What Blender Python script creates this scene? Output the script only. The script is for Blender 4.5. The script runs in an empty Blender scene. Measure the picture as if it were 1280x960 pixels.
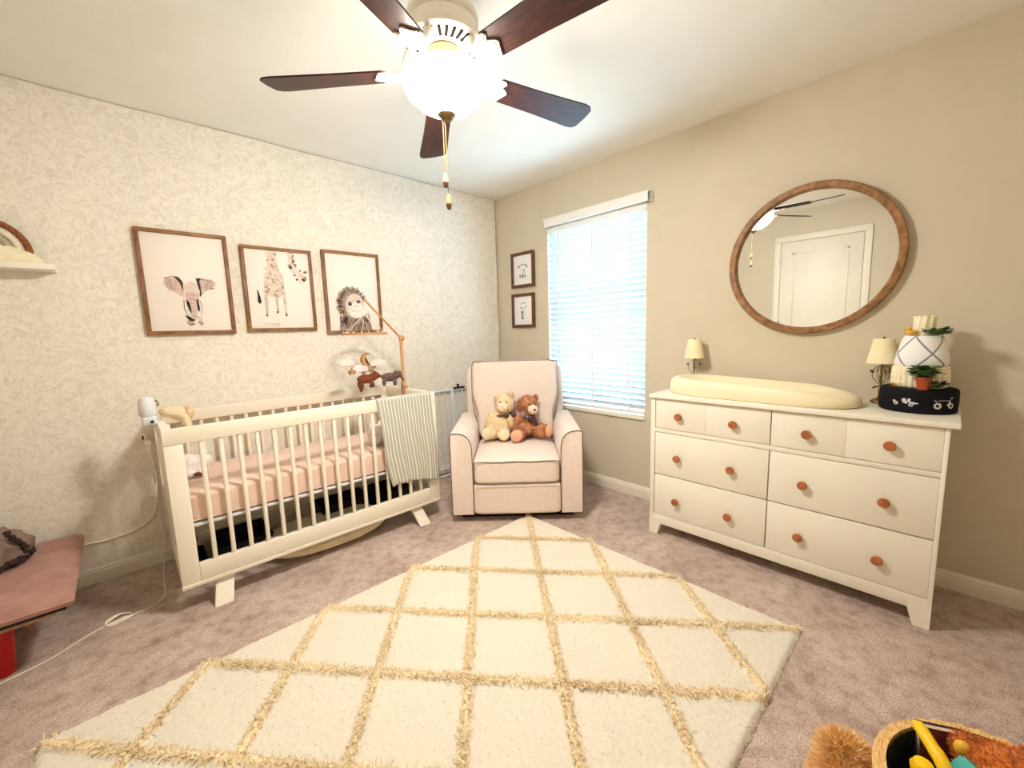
BOWL, SKY, EXPO, TILT = 84.0, 6.5, 1.2, 48.0
LAMP = (1.0, 0.945, 0.84)
import bpy, bmesh, math, random
from mathutils import Matrix, Vector, Euler, noise
random.seed(7)
C = bpy.context.scene.collection
PI = math.pi

# ------------------------------------------------------------------ materials
def lin(c):
    return tuple(((v/255)/12.92 if v/255 <= 0.04045 else ((v/255+0.055)/1.055)**2.4) for v in c)

def mat(name, rgb, rough=0.6, rgb2=None, scale=20.0, stretch=(1, 1, 1), bump=0.0, bscale=None, metal=0.0,
        spec=0.4, sheen=0.0, detail=4.0, lo=0.35, hi=0.65, distortion=0.0, trans=0.0, coat=0.0, bdist=0.004):
    m = bpy.data.materials.new(name); m.use_nodes = True
    nt = m.node_tree; N = nt.nodes; L = nt.links
    b = N['Principled BSDF']
    a = lin(rgb)
    c2 = lin(rgb2) if rgb2 else tuple(v*0.9 for v in a)
    tc = N.new('ShaderNodeTexCoord'); mp = N.new('ShaderNodeMapping')
    mp.inputs['Scale'].default_value = stretch
    L.new(tc.outputs['Object'], mp.inputs['Vector'])
    nz = N.new('ShaderNodeTexNoise'); nz.inputs['Scale'].default_value = scale; nz.inputs['Detail'].default_value = detail
    nz.inputs['Distortion'].default_value = distortion
    L.new(mp.outputs['Vector'], nz.inputs['Vector'])
    cr = N.new('ShaderNodeValToRGB')
    cr.color_ramp.elements[0].position = lo; cr.color_ramp.elements[0].color = (*a, 1)
    cr.color_ramp.elements[1].position = hi; cr.color_ramp.elements[1].color = (*c2, 1)
    L.new(nz.outputs['Fac'], cr.inputs['Fac']); L.new(cr.outputs['Color'], b.inputs['Base Color'])
    b.inputs['Roughness'].default_value = rough; b.inputs['Metallic'].default_value = metal
    b.inputs['Specular IOR Level'].default_value = spec
    if sheen: b.inputs['Sheen Weight'].default_value = sheen
    if coat: b.inputs['Coat Weight'].default_value = coat
    if bump:
        n2 = N.new('ShaderNodeTexNoise'); n2.inputs['Scale'].default_value = bscale or scale*3; n2.inputs['Detail'].default_value = 3
        L.new(mp.outputs['Vector'], n2.inputs['Vector'])
        bp = N.new('ShaderNodeBump'); bp.inputs['Strength'].default_value = bump; bp.inputs['Distance'].default_value = bdist
        L.new(n2.outputs['Fac'], bp.inputs['Height']); L.new(bp.outputs['Normal'], b.inputs['Normal'])
    if trans:
        tr = N.new('ShaderNodeBsdfTranslucent'); mx = N.new('ShaderNodeMixShader'); mx.inputs[0].default_value = trans
        L.new(cr.outputs['Color'], tr.inputs['Color'])
        L.new(b.outputs[0], mx.inputs[1]); L.new(tr.outputs[0], mx.inputs[2])
        L.new(mx.outputs[0], N['Material Output'].inputs['Surface'])
    return m

def emit(name, rgb, strength):
    m = bpy.data.materials.new(name); m.use_nodes = True
    b = m.node_tree.nodes['Principled BSDF']
    b.inputs['Base Color'].default_value = (0.9, 0.87, 0.8, 1)
    b.inputs['Emission Color'].default_value = (*rgb, 1); b.inputs['Emission Strength'].default_value = strength
    return m

M = {}
def carpet_mat():
    m = bpy.data.materials.new('taupe_carpet'); m.use_nodes = True
    N = m.node_tree.nodes; L = m.node_tree.links; b = N['Principled BSDF']
    b.inputs['Roughness'].default_value = 0.97; b.inputs['Specular IOR Level'].default_value = 0.05; b.inputs['Sheen Weight'].default_value = 0.2
    tc = N.new('ShaderNodeTexCoord'); last = None
    for sc_, det, lo, hi, a, c in ((3.0, 8, .36, .66, (224, 207, 198), (194, 173, 164)), (18, 8, .32, .56, (206, 188, 178), (255, 253, 251)), (170, 3, .30, .62, (168, 154, 146), (255, 254, 253))):
        n = N.new('ShaderNodeTexNoise'); n.inputs['Scale'].default_value = sc_; n.inputs['Detail'].default_value = det; n.inputs['Roughness'].default_value = 0.62
        L.new(tc.outputs['Object'], n.inputs['Vector'])
        r = N.new('ShaderNodeValToRGB'); e = r.color_ramp.elements
        e[0].position = lo; e[0].color = (*lin(a), 1); e[1].position = hi; e[1].color = (*lin(c), 1); L.new(n.outputs['Fac'], r.inputs['Fac'])
        if last is None: last = r.outputs[0]
        else:
            x = N.new('ShaderNodeMixRGB'); x.blend_type = 'MULTIPLY'; x.inputs[0].default_value = 0.8; L.new(last, x.inputs[1]); L.new(r.outputs[0], x.inputs[2]); last = x.outputs[0]
    L.new(last, b.inputs['Base Color'])
    n = N.new('ShaderNodeTexNoise'); n.inputs['Scale'].default_value = 240; L.new(tc.outputs['Object'], n.inputs['Vector'])
    bp = N.new('ShaderNodeBump'); bp.inputs['Strength'].default_value = 0.6; bp.inputs['Distance'].default_value = 0.006
    L.new(n.outputs['Fac'], bp.inputs['Height']); L.new(bp.outputs['Normal'], b.inputs['Normal'])
    return m
M['wall'] = mat('greige_paint', (208, 198, 178), 0.85, (205, 195, 175), 6, bump=0.08, bscale=160, spec=0.2)
M['ceil'] = mat('ceiling_paint', (240, 238, 232), 0.9, (237, 235, 228), 5, bump=0.25, bscale=90, spec=0.1)
M['carpet'] = carpet_mat()
M['white'] = mat('white_lacquer', (236, 230, 217), 0.4, (233, 227, 213), 3, spec=0.4)
M['trim'] = mat('trim_paint', (232, 226, 212), 0.45, (228, 222, 208), 4)
M['cribw'] = mat('crib_white', (238, 230, 214), 0.42, (235, 227, 211), 3)
M['blind'] = mat('blind_slat_white', (206, 212, 218), 0.5, (200, 207, 213), 4, trans=0.0)
M['blindr'] = mat('blind_rail_white', (236, 236, 234), 0.5, (232, 232, 230), 4)
M['oak'] = mat('oak_frame', (158, 112, 68), 0.5, (110, 72, 40), 14, stretch=(1, 6, 6), detail=6, distortion=0.6)
M['oakv'] = mat('oak_frame_upright', (150, 104, 62), 0.5, (104, 66, 36), 14, stretch=(6, 6, 1), detail=6, distortion=0.6)
M['walnut'] = mat('walnut_frame', (112, 74, 50), 0.5, (72, 44, 28), 18, stretch=(4, 4, 1), detail=6)
M['mirrorwood'] = mat('mirror_frame_wood', (164, 118, 74), 0.5, (116, 78, 44), 22, stretch=(1, 1, 1), detail=7, distortion=1.2, bump=0.1)
M['knob'] = mat('terracotta_wood_knob', (184, 112, 64), 0.5, (148, 84, 46), 30, detail=5)
M['beech'] = mat('beech_wood', (206, 152, 104), 0.5, (184, 126, 80), 16, stretch=(6, 6, 1))
M['blade'] = mat('cherry_blade', (72, 29, 17), 0.42, (22, 9, 7), 9, stretch=(1.2, 14, 1), detail=8, distortion=0.8, spec=0.3, lo=0.3, hi=0.7)
M['fanw'] = mat('fan_white_enamel', (236, 230, 218), 0.4, (230, 224, 210), 5)
M['fanv'] = mat('fan_vent_shadow', (44, 38, 32), 0.95, (38, 33, 28), 5, spec=0.0)
M['bronze'] = mat('bronze_metal', (128, 104, 74), 0.35, (110, 88, 60), 12, metal=0.8)
M['brass'] = mat('antique_brass', (150, 122, 76), 0.3, (110, 86, 50), 14, metal=0.9)
M['pewter'] = mat('pewter_metal', (150, 140, 122), 0.28, (96, 86, 70), 16, metal=0.9)
M['paper'] = mat('print_paper', (238, 228, 220), 0.7, (235, 225, 216), 4)
M['paperc'] = mat('print_paper_cool', (236, 234, 236), 0.7, (232, 230, 233), 4)
M['recl'] = mat('blush_linen', (232, 215, 204), 0.9, (224, 206, 194), 60, bump=0.25, bscale=380, sheen=0.3, spec=0.15)
M['pipe'] = mat('taupe_piping', (120, 104, 96), 0.8, (108, 92, 84), 40)
M['black'] = mat('black_base', (18, 17, 17), 0.7, (26, 25, 25), 20)
M['pink'] = mat('dusty_pink_sheet', (232, 203, 188), 0.9, (224, 194, 179), 8, bump=0.15, bscale=60, sheen=0.2, spec=0.1)
M['creambear'] = mat('cream_plush', (242, 222, 186), 0.95, (228, 204, 164), 40, bump=0.5, bscale=200, sheen=0.4, spec=0.05)
M['creampaw'] = mat('cream_paw_felt', (240, 222, 192), 0.95, (230, 210, 176), 40, sheen=0.3, spec=0.05)
M['brownbear'] = mat('ginger_plush', (212, 150, 110), 0.95, (164, 100, 64), 30, bump=0.5, bscale=200, sheen=0.4, spec=0.05)
M['peachpaw'] = mat('peach_paw_felt', (236, 180, 150), 0.95, (224, 164, 132), 40, sheen=0.3, spec=0.05)
M['muzzle'] = mat('pale_muzzle_plush', (246, 226, 202), 0.95, (236, 210, 184), 60, sheen=0.3, spec=0.05)
M['nose'] = mat('black_nose', (22, 18, 18), 0.35, (30, 26, 24), 20)
M['ribbon'] = mat('brown_ribbon', (70, 48, 50), 0.4, (52, 36, 40), 30)
M['ribbonv'] = mat('mauve_ribbon', (150, 128, 140), 0.35, (128, 106, 120), 30)
M['plaster'] = mat('cream_foam', (240, 228, 196), 0.6, (236, 222, 188), 4)
M['shade'] = mat('lamp_shade_cloth', (242, 230, 196), 0.85, (236, 222, 184), 50, stretch=(1, 1, 0.1))
M['navy'] = mat('navy_wrap', (11, 11, 17), 0.85, (17, 17, 25), 30, spec=0.2)
M['inkw'] = mat('white_print', (214, 210, 206), 0.8, (190, 186, 184), 60)
M['cakew'] = mat('white_cloth_roll', (244, 236, 210), 0.9, (234, 222, 188), 24, stretch=(1, 1, 3), bump=0.3, bscale=70)
M['terra'] = mat('terracotta_pot', (176, 76, 40), 0.6, (144, 56, 28), 20)
M['leaf'] = mat('green_leaf', (104, 132, 78), 0.5, (58, 84, 46), 40)
M['yellow'] = mat('yellow_plastic', (240, 196, 24), 0.4, (232, 184, 16), 12)
M['mustard'] = mat('mustard_rubber', (226, 174, 60), 0.5, (214, 160, 48), 12)
M['teal'] = mat('teal_plastic', (70, 168, 160), 0.35, (56, 150, 146), 12)
M['maroon'] = mat('maroon_card', (96, 34, 26), 0.6, (80, 26, 22), 12)
M['orange'] = mat('rust_plush', (212, 124, 46), 0.95, (180, 88, 26), 20, bump=0.6, bscale=160, sheen=0.4, spec=0.05)
M['straw'] = mat('straw_weave', (238, 200, 138), 0.8, (200, 152, 90), 60, stretch=(1, 5, 1), bump=0.5, bscale=120)
M['tanplush'] = mat('tan_shag', (248, 212, 156), 0.95, (228, 180, 116), 30, spec=0.05)
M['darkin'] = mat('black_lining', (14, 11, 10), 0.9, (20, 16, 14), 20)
M['greycloth'] = mat('grey_cloth', (140, 118, 104), 0.95, (120, 100, 88), 12, bump=0.3, bscale=90)
M['darktrim'] = mat('dark_lace', (44, 30, 28), 0.9, (60, 42, 38), 60)
M['benchpink'] = mat('mauve_quilt', (176, 132, 122), 0.85, (160, 116, 106), 10, bump=0.3, bscale=40, sheen=0.2)
M['red'] = mat('red_paint', (196, 14, 16), 0.35, (176, 10, 12), 8)
M['tanwood'] = mat('tan_board', (178, 140, 112), 0.6, (160, 122, 96), 20)
M['cord'] = mat('ivory_cord', (246, 238, 220), 0.6, (240, 230, 210), 20)
M['gate'] = mat('gate_white_metal', (222, 224, 228), 0.4, (214, 217, 222), 8)
M['string'] = mat('white_string', (240, 230, 214), 0.8, (236, 224, 206), 20)
M['feltbrown'] = mat('brown_felt', (128, 66, 44), 0.95, (100, 48, 32), 60)
M['feltgold'] = mat('golden_felt', (198, 146, 92), 0.95, (170, 118, 66), 60)
M['feltgrey'] = mat('grey_felt', (116, 96, 90), 0.95, (92, 74, 70), 60)
M['feltwhite'] = mat('white_felt', (240, 230, 226), 0.95, (230, 218, 214), 60)
M['feltleo'] = mat('spotted_felt', (214, 184, 156), 0.95, (60, 38, 30), 190, lo=0.52, hi=0.56)
M['petbed'] = mat('ivory_fleece', (238, 224, 196), 0.95, (226, 210, 180), 20, bump=0.4, bscale=120, sheen=0.3)
M['rugc'] = mat('cream_pile', (250, 241, 225), 0.97, (244, 233, 213), 90, bump=0.9, bscale=420, spec=0.03, sheen=0.3, bdist=0.006)
M['rugt'] = mat('tan_shag_line', (240, 224, 192), 0.97, (222, 198, 158), 120, spec=0.03, sheen=0.2)
M['macw'] = mat('cream_cord_arch', (234, 226, 204), 0.9, (222, 212, 188), 90, stretch=(1, 1, 1), bump=0.5, bscale=260)
M['macg'] = mat('grey_cord_arch', (190, 182, 160), 0.9, (176, 168, 146), 90, bump=0.5, bscale=260)
M['macb'] = mat('brown_cord_arch', (150, 92, 54), 0.9, (122, 70, 38), 90, bump=0.5, bscale=260)
M['vinyl'] = mat('window_vinyl', (232, 236, 240), 0.4, (228, 232, 236), 6)
M['chrome'] = mat('chrome', (200, 200, 200), 0.2, (190, 190, 190), 10, metal=1.0)
# inks of the prints
for k, c in dict(ipk=(222, 196, 188), ipd=(192, 160, 150), idk=(70, 52, 48), iblk=(26, 22, 24), itan=(226, 202, 178), ilt=(230, 214, 200),
                 ibr=(126, 100, 86), ibl=(170, 148, 132), igy=(140, 138, 146), iface=(222, 204, 192), itusk=(244, 234, 222)).items():
    M[k] = mat('print_ink_'+k[1:], c, 0.8, tuple(int(v*0.92) for v in c), 60)
M['bowl'] = emit('lit_glass_bowl', LAMP, BOWL); M['bowlt'] = emit('lit_glass_shoulder', LAMP, BOWL*0.05); M['bowlm'] = emit('lit_glass_flank', LAMP, BOWL*0.45)

def wallpaper_mat():
    m = bpy.data.materials.new('wallpaper_print'); m.use_nodes = True
    nt = m.node_tree; N = nt.nodes; L = nt.links; b = N['Principled BSDF']; b.inputs['Roughness'].default_value = 0.8
    b.inputs['Specular IOR Level'].default_value = 0.2
    tc = N.new('ShaderNodeTexCoord')
    def nz(scale, detail=3, dist=0.0, vec=None):
        n = N.new('ShaderNodeTexNoise'); n.inputs['Scale'].default_value = scale; n.inputs['Detail'].default_value = detail
        n.inputs['Distortion'].default_value = dist
        L.new(vec or tc.outputs['Object'], n.inputs['Vector']); return n
    warp = nz(5, 2)
    add = N.new('ShaderNodeMixRGB'); add.blend_type = 'LINEAR_LIGHT'; add.inputs[0].default_value = 0.09
    L.new(tc.outputs['Object'], add.inputs[1]); L.new(warp.outputs['Color'], add.inputs[2])
    def ramp(src, stops):
        r = N.new('ShaderNodeValToRGB')
        e = r.color_ramp.elements
        e[0].position, e[0].color = stops[0][0], (stops[0][1],)*3+(1,)
        e[1].position, e[1].color = stops[1][0], (stops[1][1],)*3+(1,)
        for p, v in stops[2:]:
            x = e.new(p); x.color = (v, v, v, 1)
        L.new(src, r.inputs['Fac']); return r
    # leafy scrolls
    n1 = nz(13, 3.5, 1.5, add.outputs[0]); r1 = ramp(n1.outputs['Fac'], [(0.38, 0), (0.46, 1), (0.52, 1), (0.60, 0)])
    n2 = nz(34, 3, 1.2, add.outputs[0]); r2 = ramp(n2.outputs['Fac'], [(0.44, 0), (0.49, 0.8), (0.54, 0)])
    # round animal / fruit motifs
    vo = N.new('ShaderNodeTexVoronoi'); vo.inputs['Scale'].default_value = 5.4; vo.inputs['Randomness'].default_value = 0.75
    L.new(add.outputs[0], vo.inputs['Vector'])
    r3 = ramp(vo.outputs['Distance'], [(0.09, 0.15), (0.15, 1.0), (0.23, 0.95), (0.285, 0.1)])
    r4 = ramp(vo.outputs['Distance'], [(0.2, 1.0), (0.30, 0.0)])
    mx = N.new('ShaderNodeMixRGB'); mx.blend_type = 'LIGHTEN'; mx.inputs[0].default_value = 1
    L.new(r1.outputs[0], mx.inputs[1]); L.new(r2.outputs[0], mx.inputs[2])
    mb = N.new('ShaderNodeMixRGB'); mb.blend_type = 'MIX'
    L.new(r4.outputs[0], mb.inputs[0]); L.new(mx.outputs[0], mb.inputs[1]); L.new(r3.outputs[0], mb.inputs[2])
    col = N.new('ShaderNodeMixRGB'); col.inputs[1].default_value = (*lin((226, 219, 206)), 1); col.inputs[2].default_value = (*lin((237, 231, 220)), 1)
    L.new(mb.outputs[0], col.inputs[0])
    n5 = nz(24, 4, 1.4, add.outputs[0]); r5 = ramp(n5.outputs['Fac'], [(0.47, 0), (0.50, 0.75), (0.53, 0)])
    ln = N.new('ShaderNodeMixRGB'); ln.inputs[2].default_value = (*lin((208, 199, 182)), 1)
    L.new(r5.outputs[0], ln.inputs[0]); L.new(col.outputs[0], ln.inputs[1]); L.new(ln.outputs[0], b.inputs['Base Color'])
    return m
M['wallpaper'] = wallpaper_mat()

def uv_mat(name, build):
    m = bpy.data.materials.new(name); m.use_nodes = True
    nt = m.node_tree; build(nt.nodes, nt.links, nt.nodes['Principled BSDF']); return m
def stripes(N, L, b):
    uv = N.new('ShaderNodeUVMap'); sp = N.new('ShaderNodeSeparateXYZ'); L.new(uv.outputs[0], sp.inputs[0])
    mu = N.new('ShaderNodeMath'); mu.operation = 'MULTIPLY'; mu.inputs[1].default_value = 17; L.new(sp.outputs[0], mu.inputs[0])
    fr = N.new('ShaderNodeMath'); fr.operation = 'FRACT'; L.new(mu.outputs[0], fr.inputs[0])
    r = N.new('ShaderNodeValToRGB'); e = r.color_ramp.elements
    e[0].position = 0.70; e[0].color = (*lin((176, 175, 164)), 1); e[1].position = 0.77; e[1].color = (*lin((240, 232, 214)), 1)
    x = e.new(0.95); x.color = (*lin((240, 232, 214)), 1); x = e.new(1.0); x.color = (*lin((176, 175, 164)), 1)
    L.new(fr.outputs[0], r.inputs['Fac']); L.new(r.outputs[0], b.inputs['Base Color']); b.inputs['Roughness'].default_value = 0.95
    b.inputs['Specular IOR Level'].default_value = 0.1
M['stripe'] = uv_mat('striped_muslin', stripes)
def plaid(N, L, b):
    uv = N.new('ShaderNodeUVMap'); sp = N.new('ShaderNodeSeparateXYZ'); L.new(uv.outputs[0], sp.inputs[0])
    outs = []
    for op in ('ADD', 'SUBTRACT'):
        a = N.new('ShaderNodeMath'); a.operation = op; L.new(sp.outputs[0], a.inputs[0]); L.new(sp.outputs[1], a.inputs[1])
        f = N.new('ShaderNodeMath'); f.operation = 'FRACT'; L.new(a.outputs[0], f.inputs[0])
        r = N.new('ShaderNodeValToRGB'); e = r.color_ramp.elements
        e[0].position = 0.0; e[0].color = (0, 0, 0, 1); e[1].position = 0.06; e[1].color = (1, 1, 1, 1)
        x = e.new(0.09); x.color = (0.3, 0.3, 0.3, 1); x = e.new(0.12); x.color = (0, 0, 0, 1)
        L.new(f.outputs[0], r.inputs['Fac']); outs.append(r)
    mx = N.new('ShaderNodeMixRGB'); mx.blend_type = 'LIGHTEN'; mx.inputs[0].default_value = 1
    L.new(outs[0].outputs[0], mx.inputs[1]); L.new(outs[1].outputs[0], mx.inputs[2])
    c = N.new('ShaderNodeMixRGB'); c.inputs[1].default_value = (*lin((238, 236, 236)), 1); c.inputs[2].default_value = (*lin((50, 62, 104)), 1)
    L.new(mx.outputs[0], c.inputs[0]); L.new(c.outputs[0], b.inputs['Base Color']); b.inputs['Roughness'].default_value = 0.9
M['plaid'] = uv_mat('blue_plaid_cloth', plaid)
def glass(N, L, b):
    t = N.new('ShaderNodeBsdfTransparent'); g = N.new('ShaderNodeBsdfGlossy'); g.inputs['Roughness'].default_value = 0.02
    m = N.new('ShaderNodeMixShader'); m.inputs[0].default_value = 0.06
    L.new(t.outputs[0], m.inputs[1]); L.new(g.outputs[0], m.inputs[2]); L.new(m.outputs[0], N['Material Output'].inputs['Surface'])
M['glass'] = uv_mat('window_glass', glass)
def mirror(N, L, b):
    b.inputs['Base Color'].default_value = (0.9, 0.91, 0.9, 1); b.inputs['Metallic'].default_value = 1; b.inputs['Roughness'].default_value = 0.0
M['mirror'] = uv_mat('silvered_glass', mirror)

# ------------------------------------------------------------------ shapes
def _t(bm, n0):
    return bm.verts[n0:]
def xf(bm, n0, mtx):
    bm.verts.ensure_lookup_table()
    for v in bm.verts[n0:]: v.co = mtx @ v.co
def setmat(bm, f0, mi):
    if mi:
        bm.faces.ensure_lookup_table()
        for f in bm.faces[f0:]: f.material_index = mi
def rotm(r):
    return Euler(r).to_matrix().to_4x4() if r else Matrix()

def box(bm, c, s, bev=0.0, seg=2, rot=None, mi=0):
    """box at c with full size s, edges rounded by bev"""
    t = bmesh.new(); bmesh.ops.create_cube(t, size=1.0)
    for v in t.verts: v.co = Vector((v.co.x*s[0], v.co.y*s[1], v.co.z*s[2]))
    if bev: bmesh.ops.bevel(t, geom=t.edges[:], offset=bev, segments=seg, profile=0.5, affect='EDGES')
    merge(bm, t, Matrix.Translation(c) @ rotm(rot), mi)
def b2(bm, lo, hi, bev=0.0, seg=2, mi=0):
    box(bm, [(a+b)/2 for a, b in zip(lo, hi)], [abs(b-a) for a, b in zip(lo, hi)], bev, seg, None, mi)
def merge(bm, t, mtx=Matrix(), mi=0):
    vs = {}
    for v in t.verts: vs[v] = bm.verts.new(mtx @ v.co)
    for f in t.faces:
        try: nf = bm.faces.new([vs[v] for v in f.verts]); nf.material_index = mi
        except ValueError: pass
    t.free()
def ring_faces(bm, a, b, mi=0):
    n = len(a)
    for i in range(n):
        f = bm.faces.new((a[i], a[(i+1) % n], b[(i+1) % n], b[i])); f.material_index = mi
def tube(bm, pts, r, n=8, mi=0, closed=False, cap=True):
    pts = [Vector(p) for p in pts]; k = len(pts); rings = []
    rs = r if isinstance(r, (list, tuple)) else [r]*k
    up = None
    for i, p in enumerate(pts):
        a = pts[(i-1) % k] if (closed or i > 0) else p; b = pts[(i+1) % k] if (closed or i < k-1) else p
        d = (b-a).normalized()
        if up is None:
            up = Vector((0, 0, 1)) if abs(d.z) < 0.9 else Vector((1, 0, 0))
        x = d.cross(up)
        if x.length < 1e-5: x = d.cross(Vector((0.3, 1, 0.2)))
        x.normalize(); y = x.cross(d).normalized(); up = y
        rings.append([bm.verts.new(p+(x*math.cos(2*PI*j/n)+y*math.sin(2*PI*j/n))*rs[i]) for j in range(n)])
    for i in range(k-1): ring_faces(bm, rings[i], rings[i+1], mi)
    if closed: ring_faces(bm, rings[-1], rings[0], mi)
    elif cap:
        for q in (rings[0][::-1], rings[-1]):
            f = bm.faces.new(q); f.material_index = mi
def cyl(bm, p0, p1, r0, r1=None, n=20, mi=0):
    tube(bm, [p0, p1], [r0, r0 if r1 is None else r1], n, mi)
def lathe(bm, prof, o=(0, 0, 0), n=40, mi=0, mtx=Matrix(), closed=False, caps=True):
    """profile of (r, z) turned round the z axis"""
    rings = []; T = Matrix.Translation(o) @ mtx
    for r, z in prof:
        rings.append([bm.verts.new(T @ Vector((max(r, 1e-4)*math.cos(2*PI*j/n), max(r, 1e-4)*math.sin(2*PI*j/n), z))) for j in range(n)])
    for i in range(len(rings)-1): ring_faces(bm, rings[i], rings[i+1], mi)
    if closed: ring_faces(bm, rings[-1], rings[0], mi)
    elif caps:
        for q in (rings[0][::-1], rings[-1]):
            f = bm.faces.new(q); f.material_index = mi
def ell(bm, c, r, rot=None, n=20, mi=0):
    t = bmesh.new(); bmesh.ops.create_uvsphere(t, u_segments=n, v_segments=max(8, n*2//3), radius=1)
    for v in t.verts: v.co = Vector((v.co.x*r[0], v.co.y*r[1], v.co.z*r[2]))
    merge(bm, t, Matrix.Translation(c) @ rotm(rot), mi)
def soft(bm, c, s, p=6.0, cuts=12, rot=None, mi=0, warp=None):
    """plump cushion: superellipsoid of full size s"""
    t = bmesh.new(); bmesh.ops.create_cube(t, size=2.0)
    bmesh.ops.subdivide_edges(t, edges=t.edges[:], cuts=cuts, use_grid_fill=True)
    for v in t.verts:
        q = v.co; k = (abs(q.x)**p+abs(q.y)**p+abs(q.z)**p)**(1/p); q = q/k
        w = Vector((q.x*s[0]/2, q.y*s[1]/2, q.z*s[2]/2))
        v.co = warp(w, q) if warp else w
    merge(bm, t, Matrix.Translation(c) @ rotm(rot), mi)
def prism(bm, poly, frame, d0, d1, mi=0):
    """outline poly [(u,v)] extruded between d0 and d1 along frame's third axis; frame = (origin, eu, ev, en)"""
    o, eu, ev, en = [Vector(q) for q in frame]
    a = [bm.verts.new(o+eu*u+ev*v+en*d0) for u, v in poly]; b = [bm.verts.new(o+eu*u+ev*v+en*d1) for u, v in poly]
    ring_faces(bm, a, b, mi)
    for q in (a[::-1], b):
        f = bm.faces.new(q); f.material_index = mi
def blob(parts, voxel=0.008, smooth=2):
    """ellipsoids (centre, radii, rot) grown together into one continuous skin"""
    bm = bmesh.new()
    for p in parts: ell(bm, p[0], p[1], p[2] if len(p) > 2 else None, 24)
    me = bpy.data.meshes.new('tmp'); bm.to_mesh(me); bm.free()
    o = bpy.data.objects.new('tmp', me); C.objects.link(o)
    md = o.modifiers.new('r', 'REMESH'); md.mode = 'VOXEL'; md.voxel_size = voxel
    sm = o.modifiers.new('s', 'SMOOTH'); sm.factor = 0.5; sm.iterations = smooth
    dg = bpy.context.evaluated_depsgraph_get(); ev = o.evaluated_get(dg)
    out = bmesh.new(); tm = bpy.data.meshes.new_from_object(ev); out.from_mesh(tm)
    bpy.data.objects.remove(o); bpy.data.meshes.remove(me); bpy.data.meshes.remove(tm)
    return out
def fur(bm, count, length, width=0.0016, lean=0.5, mi=0, seed=1, where=None):
    """short tapering strands grown on the faces of bm"""
    rnd = random.Random(seed)
    fs = [f for f in bm.faces if where is None or where(f)]
    ar = []; s = 0
    for f in fs: s += f.calc_area(); ar.append(s)
    import bisect
    jobs = []
    for _ in range(count):
        f = fs[min(bisect.bisect(ar, rnd.random()*s), len(fs)-1)]
        v = [x.co for x in f.verts]; a, b = rnd.random(), rnd.random()
        if a+b > 1: a, b = 1-a, 1-b
        jobs.append((v[0]+(v[1]-v[0])*a+(v[2]-v[0])*b, f.normal.copy()))
    for p, n in jobs:
        d = (n+Vector((rnd.uniform(-1, 1), rnd.uniform(-1, 1), rnd.uniform(-1, 0.6)))*lean).normalized()
        x = d.cross(Vector((rnd.uniform(-1, 1), rnd.uniform(-1, 1), rnd.uniform(-1, 1)))).normalized()*width
        l = length*rnd.uniform(0.6, 1.2)
        f = bm.faces.new((bm.verts.new(p-x), bm.verts.new(p+x), bm.verts.new(p+d*l))); f.material_index = mi

# ------------------------------------------------------------------ objects
FR = {}
def thing(name, label, cat, loc=(0, 0, 0), rotz=0.0, group=None):
    o = bpy.data.objects.new(name, None); C.objects.link(o); o.location = loc; o.rotation_euler = (0, 0, rotz)
    o.empty_display_size = 0.05
    o['label'] = label; o['category'] = cat
    if group: o['group'] = group
    FR[o] = (Matrix.Translation(loc) @ Matrix.Rotation(rotz, 4, 'Z')).inverted()
    return o
def obj(name, bm, m, parent=None, world=False, angle=40, label=None):
    """links bm as one mesh; world=True when its coordinates are the room's"""
    if parent is not None and world:
        mt = FR.get(parent, Matrix())
        for v in bm.verts: v.co = mt @ v.co
    bmesh.ops.recalc_face_normals(bm, faces=bm.faces[:])
    me = bpy.data.meshes.new(name); bm.to_mesh(me); bm.free()
    for k in (m if isinstance(m, (list, tuple)) else [m]): me.materials.append(M[k] if isinstance(k, str) else k)
    me.shade_smooth(); me.set_sharp_from_angle(angle=math.radians(angle))
    o = bpy.data.objects.new(name, me); C.objects.link(o)
    if parent is not None:
        o.parent = parent; FR[o] = FR.get(parent, Matrix())
    if label: o['label'] = label
    return o
def tag(o, label, cat, group=None):
    o['label'] = label; o['category'] = cat
    if group: o['group'] = group
    return o
def struct(name, bm, m, angle=40, parent=None):
    o = obj(name, bm, m, parent, angle=angle)
    o['kind'] = 'structure'; return o
def setuv(o, fn):
    me = o.data; uv = me.uv_layers.new(name='UVMap')
    for l in me.loops: uv.data[l.index].uv = fn(me.vertices[l.vertex_index].co)
def copy_tree(o, parent=None):
    c = o.copy(); C.objects.link(c)
    if parent is not None: c.parent = parent
    for ch in list(o.children): copy_tree(ch, c)
    return c
def S(): return bmesh.new()
# ------------------------------------------------------------------ the room
H, XW, YN, TH = 2.44, -3.43, -3.55, 0.15
WY0, WY1, WZ0, WZ1 = -1.535, -0.635, 0.60, 2.075      # window opening in the right wall
bm = S(); b2(bm, (XW-TH, YN-TH, -0.1), (TH, TH, 0.0)); struct('floor', bm, 'carpet')
bm = S(); b2(bm, (XW-TH, YN-TH, H), (TH, TH, H+0.1)); struct('ceiling', bm, 'ceil')
bm = S(); b2(bm, (XW-TH, 0, 0), (TH, TH, H)); struct('wall_back', bm, 'wall')
bm = S()
b2(bm, (0, YN-TH, 0), (TH, WY0, H)); b2(bm, (0, WY1, 0), (TH, 0, H)); b2(bm, (0, WY0, 0), (TH, WY1, WZ0)); b2(bm, (0, WY0, WZ1), (TH, WY1, H))
struct('wall_right', bm, 'wall')
bm = S(); b2(bm, (XW-TH, YN-TH, 0), (0, YN, H)); struct('wall_front', bm, 'wall')
bm = S(); b2(bm, (XW-TH, YN, 0), (XW, 0, H)); struct('wall_left', bm, 'wall')
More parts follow.
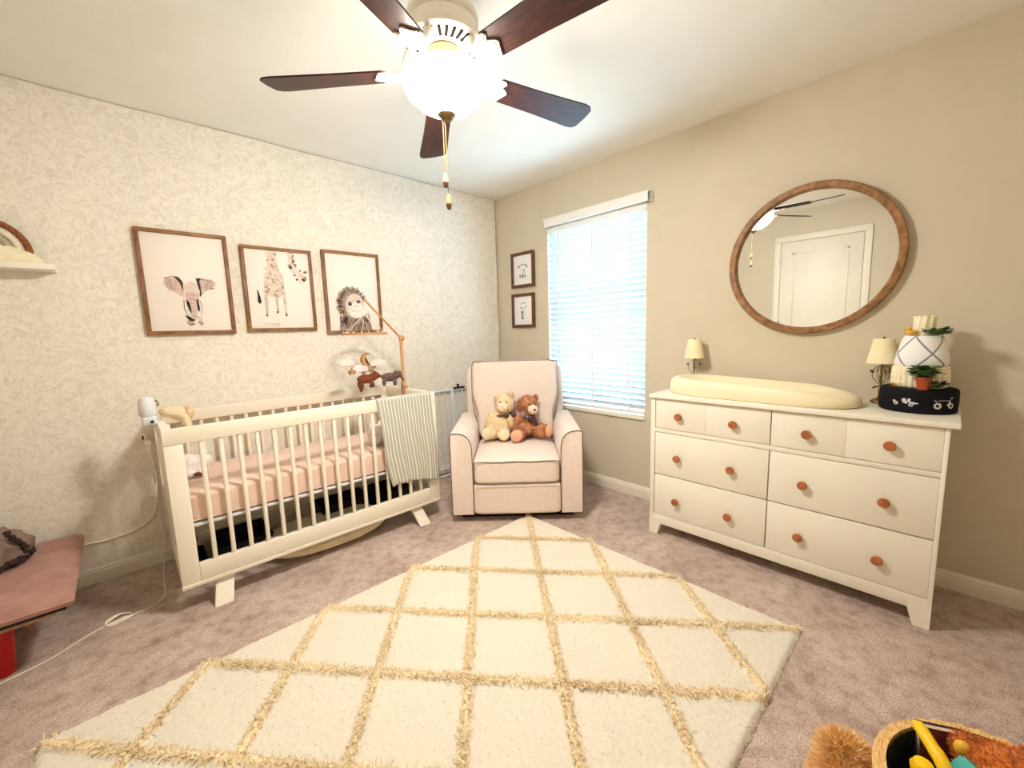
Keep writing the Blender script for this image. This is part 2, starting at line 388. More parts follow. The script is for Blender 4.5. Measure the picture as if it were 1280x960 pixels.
# wallpaper: a sheet hung on the back wall, its top edge loose and wavy, its right edge curling in the corner
bm = S(); nx, nz_ = 150, 12
g = []
for i in range(nx+1):
    x = XW+(-0.012-XW)*i/nx; col = []
    top = H-0.004-0.010*max(0, noise.noise((x*2.1, 3, 0)))-0.006*max(0, noise.noise((x*7, 1, 0)))
    for j in range(nz_+1):
        t = j/nz_; z = 0.086+(top-0.086)*t
        lift = 0.004+0.010*max(0, t-0.9)*10*max(0, noise.noise((x*1.7, 9, 0))+0.25)
        e = max(0, (x+0.06)/0.05)
        lift += e*(0.010+0.006*math.sin(z*17)+0.004*math.sin(z*41))
        xx = x-e*0.006*(1+math.sin(z*13+1))
        col.append(bm.verts.new((xx, -lift, z)))
    g.append(col)
for i in range(nx):
    for j in range(nz_): bm.faces.new((g[i][j], g[i+1][j], g[i+1][j+1], g[i][j+1]))
r = bmesh.ops.extrude_face_region(bm, geom=bm.faces[:])
for v in [q for q in r['geom'] if isinstance(q, bmesh.types.BMVert)]: v.co.y += 0.0025
wp = struct('wallpaper', bm, 'wallpaper')

def baseboard(name, a, b, n):
    """moulded skirting from a to b, n = direction into the room"""
    bm = S(); a, b, n = Vector((*a, 0)), Vector((*b, 0)), Vector((*n, 0))
    prof = [(0, 0), (0.014, 0), (0.014, 0.058), (0.010, 0.064), (0.012, 0.070), (0.007, 0.078), (0.004, 0.085), (0, 0.085)]
    A = [bm.verts.new(a+n*d+Vector((0, 0, z))) for d, z in prof]; B = [bm.verts.new(b+n*d+Vector((0, 0, z))) for d, z in prof]
    ring_faces(bm, A, B); bm.faces.new(A[::-1]); bm.faces.new(B)
    struct(name, bm, 'trim', 25)
baseboard('baseboard_back', (XW, 0), (0, 0), (0, -1))
baseboard('baseboard_right', (0, 0), (0, YN), (-1, 0))
baseboard('baseboard_left_rear', (XW, 0), (XW, -1.43), (1, 0))
baseboard('baseboard_left_front', (XW, -2.33), (XW, YN), (1, 0))
baseboard('baseboard_front', (XW, YN), (0, YN), (0, 1))

# window: vinyl frame and panes, white sill
bm = S()
for lo, hi in [((0.085, WY0, WZ0), (0.135, WY0+0.045, WZ1)), ((0.085, WY1-0.045, WZ0), (0.135, WY1, WZ1)),
               ((0.085, WY0, WZ0), (0.135, WY1, WZ0+0.05)), ((0.085, WY0, WZ1-0.045), (0.135, WY1, WZ1)),
               ((0.080, WY0, 1.315), (0.130, WY1, 1.355))]:
    b2(bm, lo, hi, 0.004)
w1 = struct('window_1', bm, 'vinyl')
bm = S(); b2(bm, (0.107, WY0+0.03, WZ0+0.03), (0.111, WY1-0.03, WZ1-0.03)); o = obj('window_pane', bm, 'glass', w1); o['kind'] = 'structure'
bm = S(); b2(bm, (-0.018, WY0-0.004, WZ0-0.02), (0.10, WY1+0.004, WZ0+0.004), 0.005); o = obj('window_sill', bm, 'trim'); o['kind'] = 'structure'; o.name = 'trim_1'
bm = S()   # white lining of the opening
b2(bm, (0.0005, WY1-0.006, WZ0), (0.09, WY1, WZ1)); b2(bm, (0.0005, WY0, WZ0), (0.09, WY0+0.006, WZ1)); b2(bm, (0.0005, WY0, WZ1-0.006), (0.09, WY1, WZ1))
struct('trim_2', bm, 'trim')

# door in the left wall, seen in the mirror
DY0, DY1 = -2.27, -1.49
bm = S(); b2(bm, (XW-0.02, DY0, 0.008), (XW+0.012, DY1, 2.08), 0.002)
for z0, z1 in ((0.22, 0.92), (1.06, 1.95)):
    for q in ((DY0+0.12, z0, DY1-0.12, z0+0.022), (DY0+0.12, z1-0.022, DY1-0.12, z1), (DY0+0.12, z0, DY0+0.142, z1), (DY1-0.142, z0, DY1-0.12, z1)):
        b2(bm, (XW+0.011, q[0], q[1]), (XW+0.019, q[2], q[3]), 0.003)
d1 = struct('door_1', bm, 'trim')
bm = S()
for z in (0.25, 1.1, 1.88): cyl(bm, (XW+0.018, DY1+0.002, z-0.045), (XW+0.018, DY1+0.002, z+0.045), 0.007, n=10)
obj('hinge', bm, 'chrome', d1)
bm = S(); lathe(bm, [(0.03, 0), (0.03, 0.008), (0.011, 0.012), (0.011, 0.04), (0.027, 0.05), (0.027, 0.065), (0.012, 0.074)], (XW+0.012, DY0+0.07, 0.95), 20, 0, Matrix.Rotation(PI/2, 4, 'Y'))
obj('door_knob', bm, 'chrome', d1)
bm = S()
for lo, hi in [((XW, DY0-0.07, 0), (XW+0.02, DY0-0.006, 2.0875)), ((XW, DY1+0.006, 0), (XW+0.02, DY1+0.07, 2.0875)), ((XW, DY0-0.07, 2.088), (XW+0.02, DY1+0.07, 2.155))]:
    b2(bm, lo, hi, 0.004)
struct('trim_3', bm, 'trim')

# ceiling air vent
v = thing('air_vent', 'white ceiling air vent near the wall above the door, seen in the round mirror', 'vent', (-3.05, -1.62, H))
bm = S()
for lo, hi in [((-3.15, -1.85, H-0.010), (-3.135, -1.39, H)), ((-2.965, -1.85, H-0.010), (-2.95, -1.39, H)), ((-3.15, -1.85, H-0.010), (-2.95, -1.835, H)), ((-3.15, -1.405, H-0.010), (-2.95, -1.39, H))]:
    b2(bm, lo, hi, 0.003)
obj('vent_frame', bm, 'fanw', v, True)
bm = S()
for k in range(7): box(bm, (-3.125+k*0.025, -1.62, H-0.006), (0.018, 0.43, 0.0025), rot=(0, 0.6, 0))
obj('louvre', bm, 'fanv', v, True)

# ------------------------------------------------------------------ window blind
bl = thing('window_blind', 'white slatted horizontal blind closed over the window', 'blind', (0.02, (WY0+WY1)/2, WZ0))
bm = S(); b2(bm, (-0.058, -1.579, 2.062), (-0.045, -0.641, 2.126), 0.003); b2(bm, (-0.058, -0.654, 2.062), (0.0, -0.641, 2.126), 0.003); b2(bm, (-0.058, -1.579, 2.062), (0.0, -1.566, 2.126), 0.003)
b2(bm, (-0.06, -1.58, 2.118), (-0.04, -0.64, 2.128), 0.003)
obj('valance', bm, 'blindr', bl, True)
bm = S(); b2(bm, (-0.005, WY0+0.008, 2.025), (0.05, WY1-0.008, 2.068), 0.004); obj('headrail', bm, 'blindr', bl, True)
NS, P0, PITCH = 32, 0.668, 0.0432
sb = S(); th = math.radians(TILT)
pr = [(-0.0255, 0.0), (-0.015, 0.0022), (0, 0.003), (0.015, 0.0022), (0.0255, 0)]
prof = pr+[(x, z-0.003) for x, z in pr[::-1]]
def slat_bm(zc):
    bm = S(); ct, st = math.cos(th), math.sin(th)
    for (ya, yb) in ((WY0+0.009, WY1-0.009),):
        R = [[bm.verts.new((0.022+x*ct+z*st, y, zc-x*st+z*ct)) for x, z in prof] for y in (ya, yb)]
        ring_faces(bm, R[0], R[1]); bm.faces.new(R[0][::-1]); bm.faces.new(R[1])
    return bm
for k in range(NS): obj('slat', slat_bm(P0+k*PITCH), 'blind', bl, True)
bm = S(); b2(bm, (-0.004, WY0+0.009, 0.618), (0.046, WY1-0.009, 0.640), 0.005); obj('bottom_rail', bm, 'blindr', bl, True)
for y in (-0.755, -1.085, -1.405):
    bm = S()
    for x in (-0.004, 0.047):
        b2(bm, (x-0.0008, y-0.006, 0.63), (x+0.0008, y+0.006, 2.03))
    obj('ladder_tape', bm, 'blindr', bl, True)
bm = S(); tube(bm, [(-0.012, -0.715, 2.03), (-0.016, -0.713, 1.7), (-0.016, -0.712, 1.46)], 0.0035, 8); obj('tilt_wand', bm, 'blindr', bl, True)

# ------------------------------------------------------------------ ceiling fan
FX, FY, BZ = -1.717, -1.682, 2.165
fan = thing('ceiling_fan', 'white ceiling fan with five dark cherry blades and a lit glass bowl', 'ceiling fan', (FX, FY, H))
bm = S(); lathe(bm, [(0.0, H), (0.066, H), (0.066, H-0.012), (0.055, H-0.035), (0.03, H-0.05), (0.0, H-0.052)], (FX, FY, 0)); obj('canopy', bm, 'fanw', fan, True)
bm = S(); cyl(bm, (FX, FY, H-0.05), (FX, FY, 2.37), 0.016); obj('downrod', bm, 'bronze', fan, True)
bm = S(); lathe(bm, [(0.0, 2.385), (0.05, 2.385), (0.095, 2.372), (0.122, 2.348), (0.126, 2.335), (0.126, 2.318), (0.121, 2.31), (0.128, 2.285), (0.137, 2.262), (0.137, 2.248), (0.128, 2.238), (0.10, 2.232), (0.06, 2.236), (0.0, 2.238)], (FX, FY, 0), 56)
mh = obj('motor_housing', bm, 'fanw', fan, True)
bm = S()
for k in range(30):
    a = 2*PI*k/30
    box(bm, (FX+0.107*math.cos(a), FY+0.107*math.sin(a), 2.233), (0.040, 0.010, 0.006), 0.002, rot=(0, -0.12, a))
obj('vent_slot', bm, 'fanv', mh, True)
bm = S(); lathe(bm, [(0.0, 2.240), (0.055, 2.238), (0.06, 2.228), (0.045, 2.222), (0.035, 2.205), (0.034, 2.158), (0.0, 2.158)], (FX, FY, 0)); obj('light_fitter', bm, 'bronze', fan, True)
bm = S(); prof = [(0.036, 2.166), (0.09, 2.163), (0.136, 2.157), (0.148, 2.150), (0.152, 2.138), (0.151, 2.125), (0.146, 2.106), (0.132, 2.085), (0.10, 2.056), (0.062, 2.035), (0.03, 2.026), (0.0, 2.024)]
lathe(bm, prof, (FX, FY, 0), 56)
for f in bm.faces: f.material_index = 1 if f.calc_center_median().z > 2.145 or len(f.verts) > 4 else (2 if f.calc_center_median().z > 2.11 else 0)
obj('glass_bowl', bm, ['bowl', 'bowlt', 'bowlm'], fan, True, label='glowing frosted glass bowl')
bm = S(); lathe(bm, [(0.0, 2.032), (0.032, 2.030), (0.034, 2.024), (0.026, 2.014), (0.012, 2.008), (0.009, 2.0), (0.0, 1.997)], (FX, FY, 0), 28); obj('finial', bm, 'bronze', fan, True)
A0 = 2.322
for k in range(5):
    a = A0-k*2*PI/5
    droop = {1: 0.022}.get(k, 0.0)
    T = Matrix.Translation((FX, FY, BZ)) @ Matrix.Rotation(a, 4, 'Z') @ Matrix.Rotation(droop/0.5, 4, 'Y') @ Matrix.Rotation(math.radians(-12), 4, 'X')
    bm = S()
    # blade: rounded tip, scalloped root
    pts = []
    r0, r1, w0, w1_ = 0.205, 0.66, 0.052, 0.070
    pts += [(r0+0.012, -w0), (r0+0.2, -w0-0.006), (r1-0.05, -w1_), (r1-0.02, -w1_+0.004), (r1-0.004, -w1_+0.02), (r1, 0), (r1-0.004, w1_-0.02), (r1-0.02, w1_-0.004), (r1-0.05, w1_), (r0+0.2, w0+0.006), (r0+0.012, w0)]
    pts += [(r0+0.002, w0*0.8), (r0+0.016, w0*0.45), (r0+0.006, w0*0.2), (r0-0.004, 0), (r0+0.006, -w0*0.2), (r0+0.016, -w0*0.45), (r0+0.002, -w0*0.8)]
    prism(bm, pts, ((0, 0, 0), (1, 0, 0), (0, 1, 0), (0, 0, 1)), -0.003, 0.003)
    bmesh.ops.triangulate(bm, faces=[f for f in bm.faces if len(f.verts) > 4])
    o = obj('fan_blade', bm, 'blade', fan); o.matrix_local = Matrix.Translation((-FX, -FY, -H)) @ T
    # blade iron: arm from the motor and a cast leaf-shaped plate under the root
    bm = S()
    out = [(0.150, 0.020), (0.175, 0.034), (0.205, 0.050), (0.228, 0.050), (0.236, 0.040), (0.224, 0.024), (0.250, 0.010), (0.256, 0), (0.250, -0.010), (0.224, -0.024), (0.236, -0.040), (0.228, -0.050), (0.205, -0.050), (0.175, -0.034), (0.150, -0.020)]
    prism(bm, out, ((0, 0, 0), (1, 0, 0), (0, 1, 0), (0, 0, 1)), -0.009, -0.0035)
    bmesh.ops.triangulate(bm, faces=[f for f in bm.faces if len(f.verts) > 4])
    tube(bm, [(0.105, 0, 0.075), (0.125, 0, 0.055), (0.140, 0, 0.02), (0.165, 0, -0.004)], [0.018, 0.017, 0.017, 0.014], 10)
    for sx, sy in ((0.222, 0.036), (0.222, -0.036), (0.24, 0)): ell(bm, (sx, sy, -0.010), (0.006, 0.006, 0.003), n=8)
    o2 = obj('blade_iron', bm, 'fanw', fan); o2.matrix_local = Matrix.Translation((-FX, -FY, -H)) @ T
for (dx, dy, z1, z0) in ((-0.014, 0.004, 1.83, 1.775), (-0.002, 0.010, 1.757, 1.698)):
    bm = S(); x, y = FX+0.68*dx*1.0, FY-dx*0.73+dy
    zz = 2.012; pts = []
    tube(bm, [(x, y, 2.012), (x, y, z1)], 0.0010, 6)
    while zz > z1:
        ell(bm, (x, y, zz), (0.0020,)*3, n=6); zz -= 0.0065
    ch = obj('pull_chain', bm, 'brass', fan, True)
    bm = S(); h = z1-z0
    lathe(bm, [(0.0, z1), (0.005, z1-0.003), (0.010, z0+h*0.55), (0.011, z0+h*0.35), (0.008, z0+h*0.1), (0.0, z0)], (x, y, 0), 14)
    for f in bm.faces: f.material_index = 1 if f.calc_center_median().z < z0+h*0.33 else 0
    obj('chain_fob', bm, ['beech', 'walnut'], ch, True)
# ------------------------------------------------------------------ pictures
def frame_on(name, label, cat, group, plane, a0, a1, z0, z1, fw, fd, fm, fmv, pm, draw):
    """framed print; plane 'A' hangs on the back wall (a = x), 'B' on the right wall (a = -y)"""
    if plane == 'A':
        t = thing(name, label, cat, ((a0+a1)/2, -0.012, z0), 0, group)
        P = lambda u, d, z: (u, -0.008-d, z)
    else:
        t = thing(name, label, cat, (-0.001, (-a0-a1)/2, z0), 0, group)
        P = lambda u, d, z: (-0.001-d, -u, z)
    def bar(bm, u0, u1, q0, q1, d0, d1, mi=0):
        p, q = P(u0, d0, q0), P(u1, d1, q1)
        b2(bm, [min(x) for x in zip(p, q)], [max(x) for x in zip(p, q)], 0.0025, 2, mi)
    bm = S()
    bar(bm, a0, a1, z1-fw, z1, 0, fd); bar(bm, a0, a1, z0, z0+fw, 0, fd)
    bar(bm, a0, a0+fw, z0+fw, z1-fw, 0, fd, 1); bar(bm, a1-fw, a1, z0+fw, z1-fw, 0, fd, 1)
    obj('frame', bm, [fm, fmv], t, True)
    inks = []; bm = S(); bar(bm, a0+fw*0.6, a1-fw*0.6, z0+fw*0.6, z1-fw*0.6, 0.002, fd*0.55)
    W, Hh = a1-a0-2*fw, z1-z0-2*fw; lay = [0]
    def ink(poly, key):
        if key not in inks: inks.append(key)
        lay[0] += 1; d = fd*0.55+0.0002+lay[0]*0.00002
        vs = [bm.verts.new(P(a0+fw+W*min(max(u, 0), 1), d, z0+fw+Hh*min(max(v, 0), 1))) for u, v in poly]
        f = bm.faces.new(vs); f.normal_update(); f.material_index = inks.index(key)+1
        bmesh.ops.triangulate(bm, faces=[f])
    def oval(u, v, ru, rv, key, rot=0, n=14, jit=0.0, rnd=random.Random(3)):
        pl = []
        for k in range(n):
            an = 2*PI*k/n; j = 1+rnd.uniform(-jit, jit)
            x, y = ru*j*math.cos(an), rv*j*math.sin(an)*Hh/W
            pl.append((u+x*math.cos(rot)-y*math.sin(rot), v+(x*math.sin(rot)+y*math.cos(rot))*W/Hh))
        ink(pl, key)
    def stroke(p, q, w, key):
        dx, dy = (q[0]-p[0]), (q[1]-p[1])*Hh/W; l = math.hypot(dx, dy) or 1
        nx, ny = -dy/l*w, dx/l*w*W/Hh
        ink([(p[0]+nx, p[1]+ny), (p[0]-nx, p[1]-ny), (q[0]-nx*0.4, q[1]-ny*0.4), (q[0]+nx*0.4, q[1]+ny*0.4)], key)
    draw(ink, oval, stroke)
    for f in bm.faces: f.normal_update()
    obj('print', bm, [pm]+inks, t, True)
    return t

def elephant(ink, oval, stroke):
    rnd = random.Random(11)
    # ears
    ink([(.20, .49), (.23, .555), (.29, .565), (.37, .555), (.42, .52), (.445, .46), (.43, .39), (.40, .36), (.34, .40), (.26, .44)], 'ipk')
    ink([(.84, .48), (.86, .52), (.80, .555), (.70, .56), (.62, .555), (.61, .50), (.625, .43), (.645, .38), (.70, .42), (.77, .45)], 'ipk')
    for k in range(26):
        a = rnd.random(); stroke((.22+.2*a, .55-.09*rnd.random()), (.27+.16*a, .46-.06*rnd.random()), .003, 'ipd')
        stroke((.82-.18*a, .545-.06*rnd.random()), (.78-.13*a, .46-.03*rnd.random()), .003, 'ipd')
    ink([(.32, .575), (.39, .565), (.43, .525), (.455, .44), (.455, .36), (.425, .36), (.425, .43), (.40, .50), (.36, .545)], 'idk')
    ink([(.60, .56), (.67, .565), (.645, .53), (.65, .46), (.655, .39), (.63, .36), (.605, .40), (.62, .47)], 'idk')
    stroke((.66, .555), (.83, .53), .006, 'ibr'); stroke((.78, .455), (.83, .46), .008, 'idk'); stroke((.22, .545), (.33, .575), .006, 'ibr')
    # forehead and trunk
    ink([(.435, .49), (.52, .53), (.61, .50), (.635, .42), (.62, .35), (.585, .28), (.575, .20), (.555, .12), (.52, .09), (.49, .13), (.475, .22), (.445, .30), (.425, .38)], 'ilt')
    ink([(.44, .40), (.62, .40), (.60, .31), (.565, .18), (.54, .13), (.51, .15), (.485, .26)], 'ipk')
    for k in range(13):
        z = .40-.022*k; w = .082-.0042*k; stroke((.53-w, z), (.53+w, z-.004), .0035, 'ibr' if k % 3 else 'idk')
    for k in range(16):
        x = .47+.12*rnd.random(); z = .2+.25*rnd.random(); stroke((x, z), (x+.01, z-.03), .003, 'ipd')
    ink([(.455, .335), (.485, .30), (.50, .22), (.495, .18), (.47, .23), (.45, .29)], 'iblk')
    ink([(.575, .33), (.60, .34), (.612, .27), (.60, .20), (.58, .22)], 'iblk')
    # tusks
    ink([(.415, .33), (.45, .31), (.46, .22), (.50, .13), (.455, .145), (.41, .23)], 'ibl'); ink([(.595, .35), (.635, .31), (.642, .22), (.62, .16), (.605, .25)], 'ibl')
    ink([(.43, .32), (.45, .30), (.455, .22), (.49, .14), (.46, .155), (.425, .23)], 'itusk')
    ink([(.60, .34), (.625, .30), (.632, .22), (.615, .17), (.612, .25)], 'itusk')
    # chest shadow and feet
    ink([(.41, .165), (.45, .155), (.50, .125), (.53, .12), (.52, .10), (.46, .105)], 'iblk')
    ink([(.43, .11), (.50, .10), (.52, .06), (.46, .05), (.43, .07)], 'ipd'); ink([(.57, .16), (.62, .15), (.63, .07), (.59, .055), (.565, .10)], 'ipk')
    stroke((.57, .085), (.63, .08), .008, 'idk'); stroke((.59, .065), (.63, .065), .006, 'idk'); stroke((.47, .06), (.53, .075), .01, 'ibr')
def giraffe(ink, oval, stroke):
    rnd = random.Random(5)
    ink([(.32, 1), (.48, 1), (.49, .80), (.57, .66), (.56, .46), (.50, .40), (.34, .40), (.24, .52), (.26, .66), (.33, .80)], 'ilt')
    for x0, x1, zb, w in ((.27, .255, .17, .045), (.42, .43, .22, .04), (.545, .555, .18, .035)):
        ink([(x0-w, .5), (x0+w, .5), (x1+w*.45, zb), (x1-w*.45, zb)], 'ilt')
    for k in range(90):
        z = .42+.56*rnd.random(); lo, hi = (.34, .47) if z > .78 else (.27, .55)
        oval(lo+(hi-lo)*rnd.random(), z, .017+.010*rnd.random(), .013+.009*rnd.random(), 'itan' if rnd.random() < .75 else 'ibl', rnd.random()*3, 6, .25)
    for k in range(70):
        i = rnd.randrange(3); x0, x1, zb = ((.27, .255, .17), (.42, .43, .22), (.545, .555, .18))[i]; t = rnd.random()
        oval(x0+(x1-x0)*t+.025*(rnd.random()-.5)*(1.2-t), .48+(zb-.48)*t, .007, .010, 'itan' if rnd.random() < .6 else 'ibl', rnd.random()*3, 6, .3)
    for x, z in ((.25, .165), (.42, .21), (.555, .17)): oval(x, z, .018, .018, 'ibr', 0, 8, .2)
    ink([(.135, .50), (.155, .47), (.175, .40), (.185, .33), (.155, .31), (.13, .35), (.14, .42)], 'iblk')
    # head reaching in from the top right
    ink([(.66, 1), (.76, 1), (.78, .86), (.83, .77), (.90, .67), (.92, .62), (.86, .60), (.78, .68), (.72, .74), (.69, .80)], 'ilt')
    for k in range(22):
        t = rnd.random(); oval(.70+.05*t+.05*rnd.random(), 1-.2*t, .014, .013, 'ibr' if rnd.random() < .5 else 'itan', rnd.random()*3, 6, .3)
    oval(.68, .82, .035, .022, 'ibl', .6); oval(.695, .80, .025, .017, 'idk', .5)
    oval(.93, .75, .034, .014, 'ibr', .1); oval(.845, .765, .014, .012, 'iblk'); oval(.75, .70, .013, .012, 'iblk')
    oval(.86, .70, .035, .03, 'itan', .7); oval(.89, .645, .035, .016, 'idk', -.6); oval(.78, .645, .016, .013, 'idk'); oval(.92, .67, .014, .03, 'ibr', .5)
    for k in range(14): stroke((.18+.3*rnd.random(), .07-.04*rnd.random()), (.22+.3*rnd.random(), .06-.04*rnd.random()), .003, 'ilt')
def ape(ink, oval, stroke):
    rnd = random.Random(9)
    # shoulders
    ink([(.17, 0), (.20, .14), (.27, .20), (.36, .23), (.60, .24), (.72, .20), (.80, .12), (.84, 0)], 'ibl')
    for k in range(120):
        x = .2+.6*rnd.random(); z = .2*rnd.random()+.0; stroke((x, z+.04), (x+.05*(rnd.random()-.5), max(0, z-.04)), .006, ('ibr', 'idk', 'ibl')[rnd.randrange(3)])
    ink([(.24, .10), (.29, .19), (.36, .18), (.33, .08)], 'idk'); ink([(.62, .22), (.72, .18), (.76, .10), (.68, .12)], 'idk')
    # hair halo
    for k in range(260):
        a = math.radians(rnd.uniform(15, 215)); r0 = .20; r1 = .24+.085*rnd.random()
        c = (.45, .345)
        stroke((c[0]+r0*math.cos(a)*.95, c[1]+r0*math.sin(a)*.78), (c[0]+r1*math.cos(a), c[1]+r1*math.sin(a)*.78), .007, ('ibr', 'ibl', 'ibr', 'idk')[rnd.randrange(4)])
    oval(.46, .345, .215, .205, 'ibl', 0, 20)
    for k in range(60):
        a = math.radians(rnd.uniform(20, 220)); r = .17+.05*rnd.random()
        stroke((.46+r*math.cos(a), .345+r*math.sin(a)*.8), (.46+(r+.06)*math.cos(a+.15), .345+(r+.06)*math.sin(a+.15)*.8), .006, 'ibr')
    oval(.50, .33, .185, .165, 'iface', -.1, 20); oval(.53, .27, .15, .105, 'itusk', .1, 18)
    oval(.405, .355, .036, .026, 'iblk', .2); oval(.575, .385, .036, .024, 'iblk', .2)
    oval(.412, .36, .007, .006, 'itusk'); oval(.582, .39, .007, .006, 'itusk')
    stroke((.39, .335), (.45, .325), .006, 'ibl'); stroke((.55, .365), (.62, .37), .006, 'ibl')
    oval(.49, .317, .012, .008, 'idk'); oval(.535, .325, .012, .008, 'idk')
    stroke((.44, .255), (.64, .27), .005, 'ibl'); stroke((.44, .30), (.41, .285), .006, 'ibr')
    oval(.255, .255, .03, .04, 'ibl', .3); oval(.26, .25, .017, .024, 'idk', .3)
def lineart(kind):
    def d(ink, oval, stroke):
        rnd = random.Random(20+kind)
        if kind == 0:   # small sketched elephant with raised ears
            for k in range(18): stroke((.24+.06*rnd.random(), .66-.1*rnd.random()), (.30+.1*rnd.random(), .68-.08*rnd.random()), .008, 'igy')
            for k in range(16): stroke((.62+.1*rnd.random(), .70-.08*rnd.random()), (.72+.08*rnd.random(), .60-.06*rnd.random()), .008, 'igy')
            for k in range(10): stroke((.36+.25*rnd.random(), .68+.02*rnd.random()), (.42+.2*rnd.random(), .66+.02*rnd.random()), .01, 'igy')
            oval(.42, .50, .02, .016, 'idk'); oval(.60, .52, .02, .016, 'idk')
            for k in range(14): z = .52-.02*k; stroke((.44+.1*math.sin(k*.4), z), (.56+.1*math.sin(k*.4), z-.02), .007, 'igy')
            for k in range(22): x = (.36 if k % 2 else .64)+.08*(rnd.random()-.5); stroke((x, .36-.1*rnd.random()), (x+.02, .2+.05*rnd.random()), .011, 'ibr' if k % 4 == 0 else 'igy')
            ink([(.48, .32), (.55, .33), (.55, .23), (.50, .22)], 'iblk')
        else:           # small sketched giraffe
            oval(.46, .76, .03, .022, 'iblk'); oval(.60, .77, .03, .022, 'iblk'); oval(.36, .60, .025, .022, 'iblk'); oval(.66, .62, .03, .025, 'idk'); oval(.50, .575, .04, .02, 'idk')
            for k in range(16): a = rnd.random()*6.28; stroke((.50+.13*math.cos(a), .67+.09*math.sin(a)), (.50+.15*math.cos(a+.4), .67+.10*math.sin(a+.4)), .007, 'igy')
            for k in range(30): z = .50-.32*rnd.random(); oval(.46+.09*(rnd.random()-.5), z, .03, .016, 'iblk' if rnd.random() < .55 else 'igy', rnd.random()*3, 6, .3)
            stroke((.40, .52), (.40, .17), .008, 'igy'); stroke((.57, .52), (.58, .17), .008, 'igy')
    return d
frame_on('picture', 'largest framed print, elephant head with spread ears, left of the giraffe print', 'picture', 'animal prints above the crib', 'A', -2.549, -2.142, 1.277, 1.842, 0.021, 0.022, 'oak', 'oakv', 'paper', elephant)
frame_on('picture', 'wood framed print of a spotted giraffe bending its head, between two other prints', 'picture', 'animal prints above the crib', 'A', -2.079, -1.674, 1.285, 1.806, 0.020, 0.022, 'oak', 'oakv', 'paper', giraffe)
frame_on('picture', 'wood framed print of a fuzzy baby ape behind the hanging mobile', 'picture', 'animal prints above the crib', 'A', -1.607, -1.199, 1.258, 1.828, 0.021, 0.022, 'oak', 'oakv', 'paper', ape)
frame_on('picture', 'small dark framed elephant sketch, upper of two beside the window', 'picture', 'small sketches beside the window', 'B', 0.217, 0.497, 1.618, 1.921, 0.026, 0.024, 'walnut', 'walnut', 'paperc', lineart(0))
frame_on('picture', 'small dark framed giraffe sketch, lower of two beside the window', 'picture', 'small sketches beside the window', 'B', 0.212, 0.490, 1.266, 1.566, 0.026, 0.024, 'walnut', 'walnut', 'paperc', lineart(1))

# ------------------------------------------------------------------ wall shelf with its rainbow
bm = S(); b2(bm, (-3.29, -0.125, 1.585), (-2.842, -0.004, 1.611), 0.003); tag(obj('wall_shelf', bm, 'white'), 'white floating shelf high on the wallpaper under the rainbow ornament', 'shelf')
rb = thing('rainbow_ornament', 'brown and cream rainbow ornament on a white cloud base on the wall shelf', 'ornament', (-3.05, -0.065, 1.611))
rc = (-3.05, -0.065, 1.672)
for key, r0, r1 in (('macb', 0.122, 0.148), ('macw', 0.094, 0.119), ('macg', 0.066, 0.091), ('macw', 0.038, 0.063)):
    bm = S(); rm, tt = (r0+r1)/2, (r1-r0)/2
    pts = [(rc[0]+rm*math.cos(a), rc[1], rc[2]-0.012+rm*math.sin(a)) for a in [PI*k/32 for k in range(33)]]
    tube(bm, pts, tt, 12)
    obj('arch', bm, key, rb, True, label={'macb': 'brown outer arch', 'macg': 'grey middle arch'}.get(key))
bm = S()
pts = []
for k in range(61):
    t = k/60; x = -0.175+0.35*t
    pts.append((x, 0.012+0.058*max(0, 1-abs(x/0.178)**3.0)+0.006*abs(math.sin(t*PI*6))))
pts = [(-0.18, 0)]+pts+[(0.18, 0)]
prism(bm, pts, ((-3.05, -0.1, 1.6115), (1, 0, 0), (0, 0, 1), (0, 1, 0)), 0, 0.055)
obj('cloud_base', bm, 'cakew', rb, True)
# ------------------------------------------------------------------ crib
X0, X1, YF, YB, ZT, ZB = -2.579, -1.193, -0.682, -0.022, 0.860, 0.116
crib = thing('baby_crib', 'white slatted wooden crib with short splayed legs against the wallpaper', 'crib', ((X0+X1)/2, (YF+YB)/2, 0))
def cpart(name, lo, hi, bev=0.004, label=None):
    bm = S(); b2(bm, lo, hi, bev); return obj(name, bm, 'cribw', crib, True, label=label)
PT = 0.034
for y0 in (YF, YB-PT):
    for x0 in (X0, X1-0.070): cpart('post', (x0, y0, ZB), (x0+0.070, y0+PT, ZT-0.071))
    cpart('top_rail', (X0, y0, ZT-0.070), (X1, y0+PT, ZT))
    bm = S(); b2(bm, (X0+0.0702, y0, ZB+0.018), (X1-0.0702, y0+PT, ZB+0.100), 0.004); b2(bm, (X0-0.001, y0-0.004 if y0 == YF else y0, ZB), (X1+0.001, y0+PT+(0.004 if y0 != YF else 0), ZB+0.017), 0.003)
    obj('bottom_rail', bm, 'cribw', crib, True)
    for k in range(16):
        bm = S(); x = -2.444+k*0.0745
        soft(bm, (x, y0+PT/2, (ZB+0.10+ZT-0.07)/2), (0.020, 0.022, ZT-0.07-ZB-0.10+0.006), 30, 3) if False else b2(bm, (x-0.0095, y0+PT/2-0.011, ZB+0.098), (x+0.0095, y0+PT/2+0.011, ZT-0.068), 0.007, 3)
        obj('slat', bm, 'cribw', crib, True)
